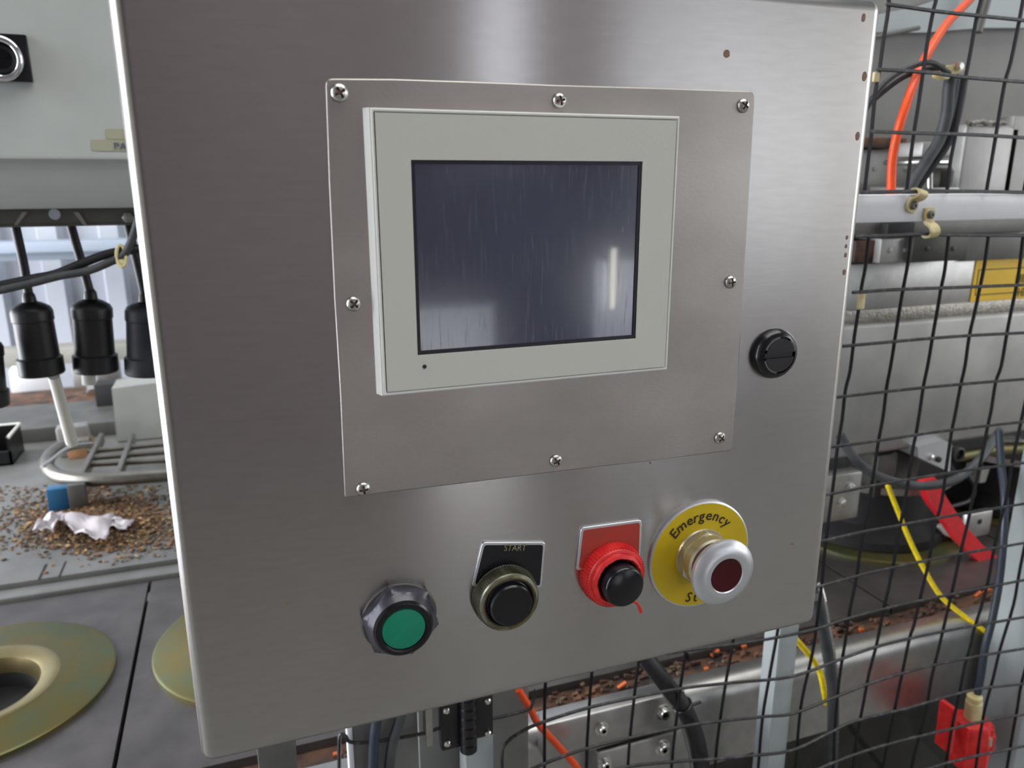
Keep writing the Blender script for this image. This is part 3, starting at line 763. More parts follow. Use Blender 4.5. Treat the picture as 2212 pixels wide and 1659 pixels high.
bm = nb(); hzz = o_[3]-.0205
pH = at(2194, 600, YM-.006)
text(bm, 'HE', .0165, V((pH.x, YM-.0058, hzz)), (1, 0, 0), (0, 0, 1), .0003, align='LEFT')
part('lettering', bm, 'dark_print', lab); bm = nb(); text(bm, '10', .0165, V((pH.x+.006, YM-.0058, hzz-.019)), (1, 0, 0), (0, 0, 1), .0003, align='LEFT')
part('lettering', bm, 'dark_print', lab)

# plate and beams above the housing
ub = thing('stainless_cover', 'big pale stainless panel high behind the upper wire mesh', 'panel', (1.0, .60, 1.3))
bm = nb(); box(bm, .5, 1.9, .60, .63, 1.24, 1.85, .002); part('sheet', bm, 'matte_steel', ub)
bm = nb(); q0, q1 = at(1900, 80, .585), at(2150, -20, .585)
prism(bm, [at(1890, 70, .585), at(1900, 30, .585), at(1990, 12, .585), at(2110, -30, .585), at(2230, -40, .585), at(2230, 60, .585), at(2120, 60, .585), at(2000, 70, .585)], (0, .012, 0)); part('upper_sheet', bm, 'post_paint', ub, 'paler overlapping sheet')
bm = nb(); tube(bm, [at(2140, -30, .56), at(2112, 70, .56)], .006, 12); part('stay_rod', bm, 'mid_steel', ub); bm = nb(); tube(bm, [at(1985, 60, .57), at(1890, 80, .57)], .003, 8); part('stay_rod', bm, 'mid_steel', ub)
sqp = thing('square_tube', 'square stainless tube with a welded top behind the mesh', 'tube', at(2120, 410, .42))
bm = nb(); pbox(bm, 2090, 268, 2172, 496, .44, .05, .005); part('tube_body', bm, 'steel_dull', sqp)
bm = nb(); a, b = at(2090, 264, .439), at(2172, 266, .439); tube(bm, [a+(b-a)*k/30+V((0, 0, random.uniform(-.001, .001))) for k in range(31)], [random.uniform(.0022, .0036) for k in range(31)], 8)
part('weld_bead', bm, 'weld', sqp, 'bright weld bead')
sqp2 = thing('flat_bar', 'bright vertical steel bar at the right edge behind the mesh', 'bar', at(2205, 410, .40))
bm = nb(); pbox(bm, 2192, 250, 2275, 498, .44, .02, .002); part('bar_body', bm, 'steel_dull', sqp2)
# foot with stud
st = thing('levelling_foot', 'levelling foot with threaded stud and nut behind the mesh', 'foot', at(2020, 405, .40))
bm = nb(); pbox(bm, 1995, 306, 2056, 340, .39, .05, .003); part('block', bm, 'steel_dull', st)
bm = nb(); pbox(bm, 1992, 343, 2060, 356, .385, .06, .004); part('washer_plate', bm, 'steel_bright', st)
bm = nb(); a, b = at(2008, 356, .40), at(2008, 408, .40); tube(bm, [a+(b-a)*k/40 for k in range(41)], .0034, 12, ribs=.22); part('stud', bm, 'steel_bright', st)
bm = nb(); lathe(bm, at(2036, 385, .41), (0, 0, 1), [(.011, -.012), (.012, -.004), (.012, .008), (.009, .012)], 6); part('nut', bm, 'dark_steel', st)
for (x0, y0, x1, y1, Y, dp, m, nm, lb, ct) in [
 (1860, 296, 1958, 320, .48, .10, 'rust', 'rusty_bracket', 'dark rusty bracket beside the orange hose', 'bracket'),
 (1855, 322, 1990, 408, .50, .05, 'steel_dull', 'steel_block', 'dull steel block left of the threaded stud', 'block'),
 (1990, 405, 2072, 420, .40, .08, 'steel_dull', 'base_plate', 'small base plate under the threaded stud', 'plate'),
 (1840, 478, 2230, 500, .42, .10, 'mid_steel', 'cross_member', 'dark crossbar just below the white rail', 'bar'),
 (1920, 482, 1975, 505, .40, .015, 'dark_void', 'black_block', 'small black block below the white rail', 'block'),
 (1905, 516, 1972, 566, .41, .08, 'steel_dull', 'junction_block', 'pale worn block on the housing flange', 'block'),
 (1850, 520, 1908, 566, .42, .07, 'rust', 'rusty_block', 'rusty brown block beside the cabinet edge', 'block'),
 (1975, 512, 2087, 562, .40, .08, 'dark_steel', 'motor_box', 'dark grey box on the housing flange', 'box'),
 (2088, 500, 2260, 556, .43, .06, 'mid_steel', 'cover_box', 'mid grey cover right of the dark box', 'box'),
]:
    bm = nb(); pbox(bm, x0, y0, x1, y1, Y, dp, .0015)
    if nm in ('junction_block', 'motor_box', 'steel_block'):
        for fx in (.25, .75):
            q = at(x0+(x1-x0)*fx, (y0+y1)/2, Y); lathe(bm, q, OUT, [(.003, -.001), (.003, .0012), (.0015, .0018)], 12)
    tag(part(nm, bm, m), lb, ct)

# ================================================================ MACHINE TABLE
ZD = .822; YE = .347; YS = .745
tb = thing('machine_table', 'long stainless machine table with round brass pockets set in its top', 'table', (.3, .52, 0))
for i in range(-3, 7):
    x0, x1 = .152+.3*(i-1)+.0022, .152+.3*i-.0022
    cx, cy, rh = (x0+x1)/2, .545, .065; N = 48
    def rectpt(t):
        dx, dy = math.cos(t), math.sin(t)
        ks = []
        if dx > 1e-9: ks.append((x1-cx)/dx)
        if dx < -1e-9: ks.append((x0-cx)/dx)
        if dy > 1e-9: ks.append((YS-.003-cy)/dy)
        if dy < -1e-9: ks.append((YE-cy)/dy)
        k = min(ks); return V((cx+dx*k, cy+dy*k, ZD))
    ang = sorted([2*PI*k/N for k in range(N)]+[math.atan2(yy-cy, xx-cx) % (2*PI) for xx in (x0, x1) for yy in (YE, YS-.003)])
    bm = nb(); O_ = [bm.verts.new(rectpt(t)) for t in ang]; I_ = [bm.verts.new(V((cx+rh*math.cos(t), cy+rh*math.sin(t), ZD))) for t in ang]
    O2 = [bm.verts.new(v.co-V((0, 0, .010))) for v in O_]; n = len(ang)
    for k in range(n):
        j = (k+1) % n
        bm.faces.new((O_[k], O_[j], I_[j], I_[k])); bm.faces.new((O2[k], O2[j], O_[j], O_[k]))
    part('deck_panel', bm, 'deck_steel', tb)
    bm = nb()
    lathe(bm, (cx, cy, ZD), (0, 0, 1), [(.131, .0), (.131, .0045), (.128, .0062), (.080, .0064), (.076, .0085), (.070, .0090), (.057, .004), (.052, -.012), (.052, -.05)], 72, cap0=False, mis=[0, 0, 0, 0, 1, 1, 1, 2, 2])
    part('brass_ring', bm, ['bronze', 'bronze_light', 'dark_void'], tb, 'tarnished brass pocket ring')
bm = nb(); box(bm, -1.2, 1.9, YE+.012, YS, ZD-.05, ZD-.030); part('underframe', bm, 'dark_void', tb)
bm = nb(); box(bm, -1.2, 1.9, .300, YE+.014, ZD-.040, ZD-.0105, .001); part('rusty_trough', bm, 'rust', tb, 'rusty gap along the deck edge')
zc = ZD; zbt = .724
prof = [(.320, zc-.02), (.320, zc-.006), (.314, zc)]+[(.302-.018*math.sin(t), zc-.020+.020*math.cos(t)) for t in [PI/2*k/6 for k in range(7)]]+[(.284, zbt), (.300, zbt-.002)]
bm = nb()
for (ya, za), (yb, zb_) in zip(prof, prof[1:]):
    bm.faces.new([bm.verts.new(V(q)) for q in ((-1.2, ya, za), (1.9, ya, za), (1.9, yb, zb_), (-1.2, yb, zb_))])
bmesh.ops.remove_doubles(bm, verts=bm.verts, dist=1e-5)
part('front_apron', bm, 'steel', tb, 'rounded stainless front apron')
bm = nb()
for x_ in [-1.0, .20, 1.5]: box(bm, x_, x_+.06, .33, .39, 0, ZD-.05, .003)
box(bm, -1.2, 1.9, .68, .74, 0, ZD-.05)
part('understructure', bm, 'dark_steel', tb)
# raised back platform
bm = nb(); box(bm, -1.3, 1.9, YS+.001, YS+.030, ZD-.02, ZD+.006, .004); part('kerb_bar', bm, 'platform', tb, 'raised bar along the back of the deck')
bm = nb(); box(bm, -1.3, 1.9, YS+.031, 1.9, ZD-.02, ZD+.012, .001); part('platform', bm, 'platform', tb, 'grey back platform')
bm = nb()
for x_, w_ in ((-.286, .0016), (-.262, .0012)):
    bm = nb(); box(bm, x_-w_, x_+w_, YS+.030, YS+.075, ZD+.0118, ZD+.0124); part('slot', bm, 'dark_void', tb)
q = az(52, 1268, ZD+.012); bm = nb(); lathe(bm, (-.35, YS+.05, ZD+.012), (0, 0, 1), [(.006, 0), (.006, .002), (.004, .003)], 12); part('bolt', bm, 'steel', tb)
# small hardware on the deck front, bottom middle
for (x0, y0, x1, y1, nm) in ((1178, 1505, 1478, 1602, 'upper'), (1290, 1598, 1480, 1700, 'lower')):
    a, b = at(x0, (y0+y1)/2, .262), at(x1, (y0+y1)/2, .262)
    za, zb_ = (at(1400, 1512, .262).z, at(1400, 1590, .262).z) if nm == 'upper' else (at(1400, 1597, .262).z, at(1400, 1690, .262).z)
    bp = thing('bolted_plate', ('upper' if nm == 'upper' else 'lower')+' grey bolted steel plate at the bottom behind the mesh', 'plate', V(((a.x+b.x)/2, .262, zb_)), None)
    bm = nb(); box(bm, a.x, b.x, .262, .284, zb_, za, .0025, 2); part('plate_body', bm, 'steel', bp)
    for px_, py_, r_ in (((1299, 1572, .0048), (1432, 1538, .0056)) if nm == 'upper' else ((1306, 1648, .0048), (1430, 1614, .0056))):
        q = at(px_, py_, .262); bm = nb()
        lathe(bm, q, OUT, [(r_*1.5, 0), (r_*1.5, .0012), (r_, .0013), (r_, .0052), (r_*.9, .0062), (r_*.5, .0062)], 24, cap1=False)
        lathe(bm, q, OUT, [(r_*.5, .0062), (r_*.48, .0025), (0, .0025)], 6, mi=1, cap0=False)
        part('bolt', bm, ['steel_bright', 'dark_void'], bp)
cable('warning_cord', [(1120, 1490, .235), (1146, 1532, .232), (1160, 1560, .23), (1195, 1600, .23), (1236, 1645, .228), (1270, 1690, .226)], .0032, 'orange', 'bright orange cord at the bottom behind the mesh', 'cord')
cable('cable_bundle', [(1370, 1380, .235), (1402, 1430, .225), (1440, 1480, .222), (1478, 1530, .22), (1503, 1590, .22), (1516, 1660, .22), (1520, 1710, .22)], .0080, 'black_cable', 'thick black corrugated cable bundle below the cabinet', 'cable', ribs=.05, n=12)
cable('cable', [(1392, 1436, .250), (1430, 1490, .245), (1462, 1540, .245), (1490, 1620, .245), (1502, 1700, .245)], .0026, 'steel', 'thin silver braided cable beside the black bundle', 'cable')
q = at(1474, 1523, .2203); a_, b_, n_ = basis(at(1503, 1590, .22)-at(1440, 1480, .222))
bm = nb(); tube(bm, [q+(math.cos(t)*a_+math.sin(t)*b_)*.0088 for t in [2*PI*k/24 for k in range(25)]], .0013, 6)
tube(bm, [q+V((.008, -.004, .001)), q+V((.017, -.005, .003))], .0016, 6)
tag(part('cable_tie', bm, 'black'), 'black cable tie round the corrugated bundle', 'cable tie')
cable('grey_cable', [(818, 1500, .206), (813, 1560, .206), (808, 1600, .206), (804, 1700, .206)], .0042, 'rail_dark', 'left dark cable hanging below the cabinet by the gate post', 'cable')
cable('grey_cable', [(872, 1500, .207), (862, 1560, .207), (847, 1610, .207), (836, 1700, .207)], .0044, 'grey_cable', 'right dark cable hanging below the cabinet by the gate post', 'cable')
cable('conduit', [(1762, 1290, .236), (1772, 1330, .236), (1786, 1400, .234), (1797, 1470, .234), (1800, 1540, .236), (1798, 1620, .24), (1795, 1700, .245)], .0058, 'grey_cable', 'dark ribbed conduit hanging right of the cabinet corner', 'conduit', ribs=.06, n=14)
cable('conduit', [(1770, 1262, .250), (1780, 1300, .250), (1789, 1350, .248), (1798, 1400, .248), (1806, 1470, .25)], .0026, 'steel_bright', 'thin bright metal flexible conduit beside the cabinet corner', 'conduit', ribs=.2, n=16)
cable('rope', [(1917, 1046, .352), (1922, 1060, .350), (1945, 1118, .345), (1962, 1160, .34), (1990, 1218, .33), (2030, 1285, .315), (2075, 1325, .30), (2130, 1366, .28), (2170, 1400, .27)], .0030, 'yellow_rope', 'yellow rope slanting down to the right-hand post', 'rope')
cable('rope', [(1690, 1350, .262), (1727, 1390, .258), (1752, 1420, .256), (1768, 1445, .255), (1776, 1470, .252), (1785, 1520, .25)], .0032, 'yellow_rope', 'short yellow rope end right of the middle post', 'rope')
cable('blue_grey_cable', [(2158, 930, .30), (2163, 1010, .28), (2170, 1080, .26), (2168, 1160, .248), (2158, 1260, .242), (2143, 1340, .238), (2128, 1400, .236), (2119, 1460, .235), (2108, 1515, .235)], .0042, 'rail_dark', 'dark blue-grey cable running down the right-hand post into the red plug', 'cable')
# red plug
rp = thing('red_plug', 'red industrial plug with a beige collar at the bottom right', 'plug', at(2090, 1690, .235))
bm = nb(); a, b = at(2106, 1500, .235), at(2100, 1556, .235)
ax = (b-a); lathe(bm, a, ax, [(.0060, 0), (.0084, .002), (.0084, .007), (.0076, .008), (.0090, .010), (.0094, ax.length)], 32); part('collar', bm, 'cream', rp, 'beige cable collar')
u_ = ax.normalized(); c0 = b-u_*.004
bm = nb(); lathe(bm, c0, ax, [(.0110, 0), (.0195, .003), (.0225, .008), (.0230, .062)], 6); part('plug_body', bm, 'red_plastic', rp)
bm = nb(); lathe(bm, c0+u_*.012+V((.0185, -.006, 0)), ax, [(.006, 0), (.0075, .001), (.0075, .010), (.0095, .011), (.0095, .035), (.005, .036)], 10); part('latch', bm, 'red_plastic', rp)
bm = nb(); c1 = at(2062, 1534, .222); d_ = u_*.06; prism(bm, [c1, c1+V((.005, 0, 0)), c1+V((.003, 0, 0))+d_, c1+V((-.002, 0, 0))+d_], (0, .02, 0)); part('flap', bm, 'red_plastic', rp)
bm = nb(); tube(bm, [c0+u_*.014+V((.004, -.021, 0)), c0+u_*.024+V((.004, -.021, 0))], .0030, 10); part('screw', bm, 'nickel', rp)

# filling head on the right-hand pocket
fh = thing('filling_head', 'dark round filling head with a pale flange on the right brass ring', 'machine head', (.9, .56, ZD+.009))
bm = nb(); lathe(bm, (.9, .56, ZD+.009), (0, 0, 1), [(.119, 0), (.119, .012), (.100, .03), (.090, .085), (.110, .087)], 48); part('neck', bm, 'dark_void', fh)
bm = nb(); lathe(bm, (.9, .56, ZD+.009), (0, 0, 1), [(.118, .087), (.122, .089), (.122, .099), (.112, .100)], 64); part('flange', bm, 'steel', fh, 'pale steel flange')
f2 = copytree(fh, (.3, 0, 0)); f2['label'] = 'second dark filling head, behind the red lever and the right-hand post'
for k, (px_, py_) in enumerate([(1836, 1050), (1815, 1083)]):
    pass
ap = thing('bolted_bracket', 'steel bracket with two bolts beside the cabinet edge', 'bracket', at(1810, 1125, .40))
bm = nb(); pbox(bm, 1760, 1035, 1852, 1118, .40, .02, .002); part('bracket_body', bm, 'steel', ap)
for px_, py_ in ((1836, 1051), (1816, 1084)):
    q = at(px_, py_, .40); bm = nb(); lathe(bm, q, OUT, [(.0065, 0), (.0065, .001), (.0046, .0012), (.0045, .005), (.0025, .006)], 18); part('bolt', bm, 'steel_bright', ap)
cable('grey_cable', [(1815, 940, .36), (1842, 985, .35), (1880, 1020, .345), (1930, 1040, .34), (1990, 1050, .34), (2060, 1038, .34), (2110, 1000, .345), (2140, 960, .36), (2160, 930, .38)], .0054, 'grey_cable', 'thick grey cable sagging in an arc under the housing', 'cable')
cable('grey_cable', [(2085, 1020, .43), (2104, 1050, .43), (2095, 1080, .43), (2040, 1098, .42)], .0028, 'black_cable', 'thin dark cable loop behind the red lever', 'cable')
ab = thing('valve_block', 'pale aluminium block with two screw heads under the housing', 'block', at(2020, 1020, .42))
bm = nb()
fr = [at(1985, 968, .42), at(2050, 1000, .42), at(2046, 1022, .42), at(1985, 990, .42)]
q = [at(1982, 966, .42), at(2038, 950, .46), at(2056, 958, .46), at(2052, 1020, .42), at(2035, 1018, .41), at(1984, 990, .41)]
prism(bm, [at(1982, 966, .415), at(2038, 950, .415), at(2056, 958, .415), at(2052, 1020, .415), at(1984, 988, .415)], (0, .035, 0)); part('block_body', bm, 'alu', ab)
for px_, py_ in ((2010, 988), (2026, 992)):
    q = at(px_, py_, .415); bm = nb(); lathe(bm, q, OUT, [(.0042, 0), (.0042, .003), (.002, .0042)], 16); part('screw', bm, 'steel_bright' if px_ == 2010 else 'dark_steel', ab)
bm = nb(); lathe(bm, at(2062, 978, .425), OUT, [(.0105, 0), (.0105, .008), (.0075, .009), (.0075, .004), (0, .004)], 24)
tag(part('round_fitting', bm, 'dark_steel'), 'small dark round fitting beside the aluminium block', 'fitting')
bm = nb(); a, b = at(2072, 985, .44), at(2150, 970, .46); tube(bm, [a, b], .008, 14); tube(bm, [b, at(2212, 968, .47)], .010, 14)
tag(part('brass_pipe', bm, 'bronze'), 'short brass pipe under the right end of the housing', 'pipe')
bm = nb(); pbox(bm, 1900, 975, 1978, 1062, .46, .06, .003); tag(part('dark_block', bm, 'dark_steel'), 'dark block hanging under the housing left of the aluminium block', 'block')
bm = nb(); pbox(bm, 1898, 985, 1935, 1030, .44, .015, .003); tag(part('small_bracket', bm, 'mid_steel'), 'small grey bracket left of the dark block', 'bracket')
# red lever
bm = nb()
q = [(1995, 1040), (2022, 1032), (2048, 1080), (2085, 1135), (2125, 1180), (2160, 1205), (2158, 1245), (2120, 1218), (2070, 1170), (2035, 1120), (2008, 1085)]
prism(bm, roundpoly([at(x_, y_, .40) for x_, y_ in q], .003, 3), (0, .012, 0)); tag(part('red_lever', bm, 'red_paint'), 'red painted lever slanting behind the mesh', 'lever')
hb = thing('drilled_bracket', 'pale steel bracket with one hole right of the red lever', 'bracket', at(2115, 1155, .43))
bm = nb(); pbox(bm, 2090, 1112, 2138, 1155, .43, .012, .003); part('bracket_body', bm, 'steel', hb)
bm = nb(); lathe(bm, at(2116, 1127, .43), OUT, [(.0042, -.001), (.0042, .0006)], 16); part('hole', bm, 'dark_void', hb)
bm = nb(); prism(bm, [at(x_, y_, .45) for x_, y_ in ((2030, 1140), (2052, 1135), (2080, 1165), (2068, 1168), (2040, 1155))], (0, .01, 0)); tag(part('white_tab', bm, 'white_plastic'), 'small white tab under the red lever', 'tab')
for x0, y0, x1, y1, lb in ((2122, 1010, 2148, 1040, 'small white block left of the white pair under the housing'), (2172, 960, 2187, 1030, 'left narrow white block at the right edge'), (2190, 955, 2206, 1036, 'right narrow white block at the right edge')):
    bm = nb(); pbox(bm, x0, y0, x1, y1, .52, .03, .003); tag(part('white_block', bm, 'white_plastic'), lb, 'block')
bm = nb(); pbox(bm, 1700, 900, 2400, 1500, 1.15, .05, 0); tag(part('dark_backing_panel', bm, 'dark_void'), 'dark panel far behind under the housing', 'panel')  # flat near-black sheet standing in for the deep shade behind
# frame under the table, bottom right
bm = nb(); a, b = at(1830, 1480, .36), at(2010, 1720, .36); t_ = (b-a).normalized()
prism(bm, [at(1790, 1500, .36), at(1880, 1490, .36), at(2080, 1690, .36), at(1960, 1720, .36)], (0, .04, 0)); tag(part('diagonal_brace', bm, 'dark_steel'), 'dark diagonal brace under the machine table', 'brace')
bm = nb(); lathe(bm, at(1954, 1496, .33), OUT, [(.006, 0), (.007, .003), (.005, .007)], 20); part('knob', bm, 'white_plastic', tb, 'small white knob in the dark below the table')
bm = nb(); tube(bm, [at(1965, 1496, .335), at(1990, 1514, .335)], .0014, 6); part('pin', bm, 'steel', tb)
bm = nb()
for k in range(240):
    x_ = random.uniform(.05, 1.0); q = V((x_, random.uniform(.321, YE), ZD-random.uniform(.004, .010)))
    obox(bm, q, (random.uniform(.002, .006), .002, random.uniform(.001, .002)), Matrix.Rotation(random.uniform(-.5, .5), 3, 'Y'), mi=(1 if random.random() < .05 else random.choice((0, 0, 2))))
o = tag(part('rust_flakes', bm, ['rust', 'rust_orange', 'dirt']), 'rust flakes and dirt along the table front edge', 'rust'); o['kind'] = 'stuff'

# ================================================================ LEFT: GREY ENCLOSURE
ge = thing('grey_enclosure', 'grey painted steel enclosure with a chrome ring latch at the upper left', 'enclosure', (-.3, .6, at(100, 455, .5).z))
YG = .50
zb_, zr = at(100, 452, YG).z, at(100, 343, YG).z
bm = nb(); xr = .06
pr = [(YG+.30, 1.75), (YG, 1.75), (YG, zr+.006), (YG-.002, zr+.003), (YG-.002, zr), (YG+.003, zr-.004), (YG+.007, zb_+.006), (YG+.010, zb_+.001), (YG+.016, zb_), (YG+.30, zb_)]
prism(bm, [V((-1.3, y_, z_)) for y_, z_ in pr], (1.3+xr, 0, 0)); part('enclosure_body', bm, 'grey_paint', ge)
a, b = at(-60, 70, YG), at(73, 178, YG)
bm = nb(); box(bm, a.x, b.x, YG-.004, YG+.001, b.z, a.z, .0012); lt = part('latch_plate', bm, 'black_gloss', ge, 'black square latch plate')
q = at(3, 127, YG-.004); bm = nb(); R_ = .0158
tube(bm, [q+V((math.cos(t)*R_*.92, -.003, math.sin(t)*R_)) for t in [2*PI*k/48 for k in range(49)]], .0029, 12); part('latch_ring', bm, 'chrome', lt, 'chrome pull ring')
bm = nb(); lathe(bm, q, OUT, [(.0125, 0), (.011, .001), (.008, .0), (0, .0)], 32); part('latch_cup', bm, 'black', lt)
for (x0, y0, x1, y1, k) in ((194, 301, 420, 328, 0), (226, 278, 420, 303, 1)):
    a, b = at(x0, y0, YG), at(x1, y1, YG)
    bm = nb(); q4 = [V((a.x, YG-.0003-.0002*k, b.z)), V((b.x, YG-.0003-.0002*k, b.z)), V((b.x, YG-.0003-.0002*k, a.z)), V((a.x, YG-.0003-.0002*k, a.z))]
    prism(bm, roundpoly(q4, .003), (0, .0006, 0)); s_ = part('label_tape', bm, 'sticker', ge, 'yellowed clear label tape')
    if k == 0:
        bm = nb(); o_ = at(246, 323, YG-.001); text(bm, 'PAN', .0088, o_, (1, 0, 0), (0, 0, 1), .0002, align='LEFT', sx=1.1); part('lettering', bm, 'blue_print', s_)
# channel under the enclosure
ch = thing('support_channel', 'dark steel channel with holes under the grey enclosure', 'channel', (-.3, .56, at(100, 485, .56).z))
zc0, zc1 = at(100, 487, .56).z, zb_+.001
bm = nb(); box(bm, -1.2, .05, .556, .560, zc0, zc1, .0005); box(bm, -1.2, .05, .556, .70, zc0-.001, zc0+.003, .0005); part('channel_body', bm, 'mid_steel', ch)
for x_ in (118,):
    bm = nb(); q = at(x_, 463, .5555); lathe(bm, q, OUT, [(.0052, -.001), (.0052, .0006)], 20); part('hole', bm, 'wall_sheet', ch, 'pale hole')
bm = nb(); q = at(277, 470, .5555); lathe(bm, q, OUT, [(.0058, -.001), (.0056, .004), (.003, .005)], 6); part('bolt', bm, 'steel', ch)
for s_, x_ in ((1, 60), (-1, 158)):
    bm = nb(); prism(bm, [at(x_, 458, .554), at(x_+12*s_*-1, 458, .554), at(x_-30*s_, 486, .554), at(x_-22*s_, 486, .554)], (0, .002, 0)); part('gusset_edge', bm, 'steel', ch)
# hanging connectors
YC = .58
def connector(top_px, cab_px, bot_px, m, lab):
    """top_px: centre of body top; bot_px: centre of body bottom; cab_px: where the cable meets the channel"""
    A_, B_, C_ = at(*top_px), at(*bot_px), at(*cab_px); ax = (B_-A_); L_ = ax.length
    t = thing('hanging_connector', lab, 'connector', B_, 'black connectors hanging under the grey enclosure')
    bm = nb(); k = L_/.085; R_ = .0232*k
    lathe(bm, A_, ax, [(R_*.55, -.004*k), (R_*.70, -.002*k), (R_*.90, .001*k), (R_*1.0, .006*k), (R_*1.0, .017*k), (R_*.95, .018*k), (R_*.97, .062*k), (R_*1.10, .064*k), (R_*1.10, .083*k), (R_*1.04, .085*k)], 40)
    b_ = part('connector_body', bm, m, t)
    bm = nb(); lathe(bm, A_, ax, [(R_*.20, -.018*k), (R_*.30, -.014*k), (R_*.34, -.006*k), (R_*.55, -.004*k), (R_*.5, 0)], 24); part('cable_gland', bm, 'black', t)
    bm = nb(); tube(bm, smooth([C_+V((0, 0, .02)), C_, (A_+C_)/2+V((.001, 0, 0)), A_-ax.normalized()*.012*k], 5), .0052*k, 12); part('connector_cable', bm, 'black_cable', t)
    return t
connector((66, 662, YC), (32, 482, YC), (92, 808, YC), 'rubber', 'black connector hanging above the white rod, second from the left')
connector((197, 656, YC+.01), (152, 482, YC+.01), (208, 802, YC+.01), 'rubber', 'black connector hanging third from the left, between two others')
connector((314, 662, YC+.01), (276, 482, YC+.01), (318, 808, YC+.01), 'black_dusty', 'dusty grey-black connector half hidden by the cabinet')
connector((-38, 740, YC-.03), (-62, 482, YC-.03), (-26, 876, YC-.03), 'rubber', 'black connector cut off by the left edge of the photo')
bm = nb(); A_, B_ = at(116, 812, .60), at(155, 955, .66); tube(bm, [A_, B_], [.0058, .0066], 16)
tag(part('white_rod', bm, 'white_plastic'), 'slanting white plastic rod below the first connectors', 'rod')
bm = nb(); tube(bm, [at(191, 800, .60), at(192, 830, .60)], .0068, 16); tag(part('white_rod', bm, 'white_plastic'), 'short white stub below the middle connector', 'rod')
# cable pair crossing
pc = [(-60, 628, .52), (0, 617, .52), (70, 602, .52), (120, 592, .52), (180, 568, .52), (235, 548, .52), (285, 540, .52), (340, 530, .53)]
cable('black_cable', pc, .0042, 'black_cable', 'upper dark cable crossing in front of the connectors', 'cable')
cable('black_cable', [(-60, 640, .515), (0, 627, .515), (70, 611, .515), (130, 596, .515), (190, 585, .515), (240, 565, .515), (268, 550, .515), (284, 520, .515), (297, 480, .515), (306, 440, .515)], .0038, 'grey_cable', 'lower grey cable that bends up beside the cabinet edge', 'cable')
bm = nb(); q = at(262, 553, .514); tube(bm, [q+V((math.cos(t)*.004, -.001+math.sin(t)*.003, math.sin(t)*.010)) for t in [2*PI*k/20 for k in range(21)]], .0016, 6); box(bm, q.x-.002, q.x+.003, q.y-.004, q.y, q.z-.010, q.z-.003, .0008)
tag(part('cable_tie', bm, 'cream'), 'yellowed cable tie round the crossing cables', 'cable tie')

# wall rail and items on the back platform
YR = 2.30
a, b = at(100, 522, YR), at(100, 546, YR); c2 = at(100, 566, YR)
bm = nb(); box(bm, -2.2, 1.0, YR, YR+.10, b.z, a.z, .004); box(bm, -2.2, 1.0, YR+.06, YR+.14, c2.z, b.z, .004)
tag(part('wall_rail', bm, 'rail_paint'), 'blue-grey horizontal rail along the corrugated wall', 'rail')
ZP = ZD+.012
def zbox(name, m, lab, cat, x0, x1, y0, y1, z0, z1, bev=.002, rot=0):
    bm = nb(); c = V(((x0+x1)/2, (y0+y1)/2, (z0+z1)/2)); obox(bm, c, ((x1-x0)/2, (y1-y0)/2, (z1-z0)/2), Matrix.Rotation(rot, 3, 'Z'), bev)
    return tag(part(name, bm, m), lab, cat)
# far table edge and blocks
zbox('rear_ledge', 'ledge', 'pale ledge at the foot of the corrugated wall', 'ledge', -2.2, .6, 2.2, 2.3, ZP+.0, ZP+.045)
zbox('rear_shelf', 'mid_steel', 'dark grey raised shelf across the back platform', 'shelf', -1.6, .5, 1.42, 1.62, ZP, ZP+.030)
zbox('rear_strip', 'rust', 'rusty brown strip behind the raised shelf', 'strip', -1.6, .5, 1.66, 1.80, ZP, ZP+.020)
q0, q1 = az(30, 850, ZP+.03), az(105, 850, ZP+.03)
zbox('pale_block', 'white_paint', 'pale block lying tilted left of the white rod', 'block', q0.x-.02, q1.x, 1.80, 1.86, ZP+.0, ZP+.075, .004, .12)
q0, q1 = az(150, 840, ZP+.03), az(245, 840, ZP+.03)
bp = thing('pipe_saddle', 'grey steel block with a bright tube end behind the connectors', 'block', V(((q0.x+q1.x)/2, 1.8, ZP)))
bm = nb(); box(bm, q0.x, q1.x, 1.80, 1.87, ZP, ZP+.070, .003); part('saddle_body', bm, 'steel_dull', bp)
bm = nb(); tube(bm, [V(((q0.x+q1.x)/2, 1.78, ZP+.035)), V(((q0.x+q1.x)/2+.01, 1.70, ZP+.02))], .018, 16); part('tube_end', bm, 'steel_bright', bp)
q = az(300, 845, ZP); zbox('black_box', 'dark_void', 'small black box behind the stone-like slab', 'box', q.x-.06, q.x+.12, 1.55, 1.60, ZP+.03, ZP+.080)
# slab standing at right
YSL = az(238, 958, ZP).y; a, b = at(238, 845, YSL), at(238, 960, YSL)
sl = thing('slab', 'pale grey slab standing on the platform against the cabinet edge', 'slab', V((a.x+.1, YSL, ZP)))
bm = nb(); prism(bm, [V((a.x, YSL, ZP+.002)), V((a.x+.34, YSL, ZP+.002)), V((a.x+.34, YSL+.02, a.z+.02)), V((a.x, YSL+.02, a.z))], (0, .08, 0)); part('slab_body', bm, 'slab', sl)
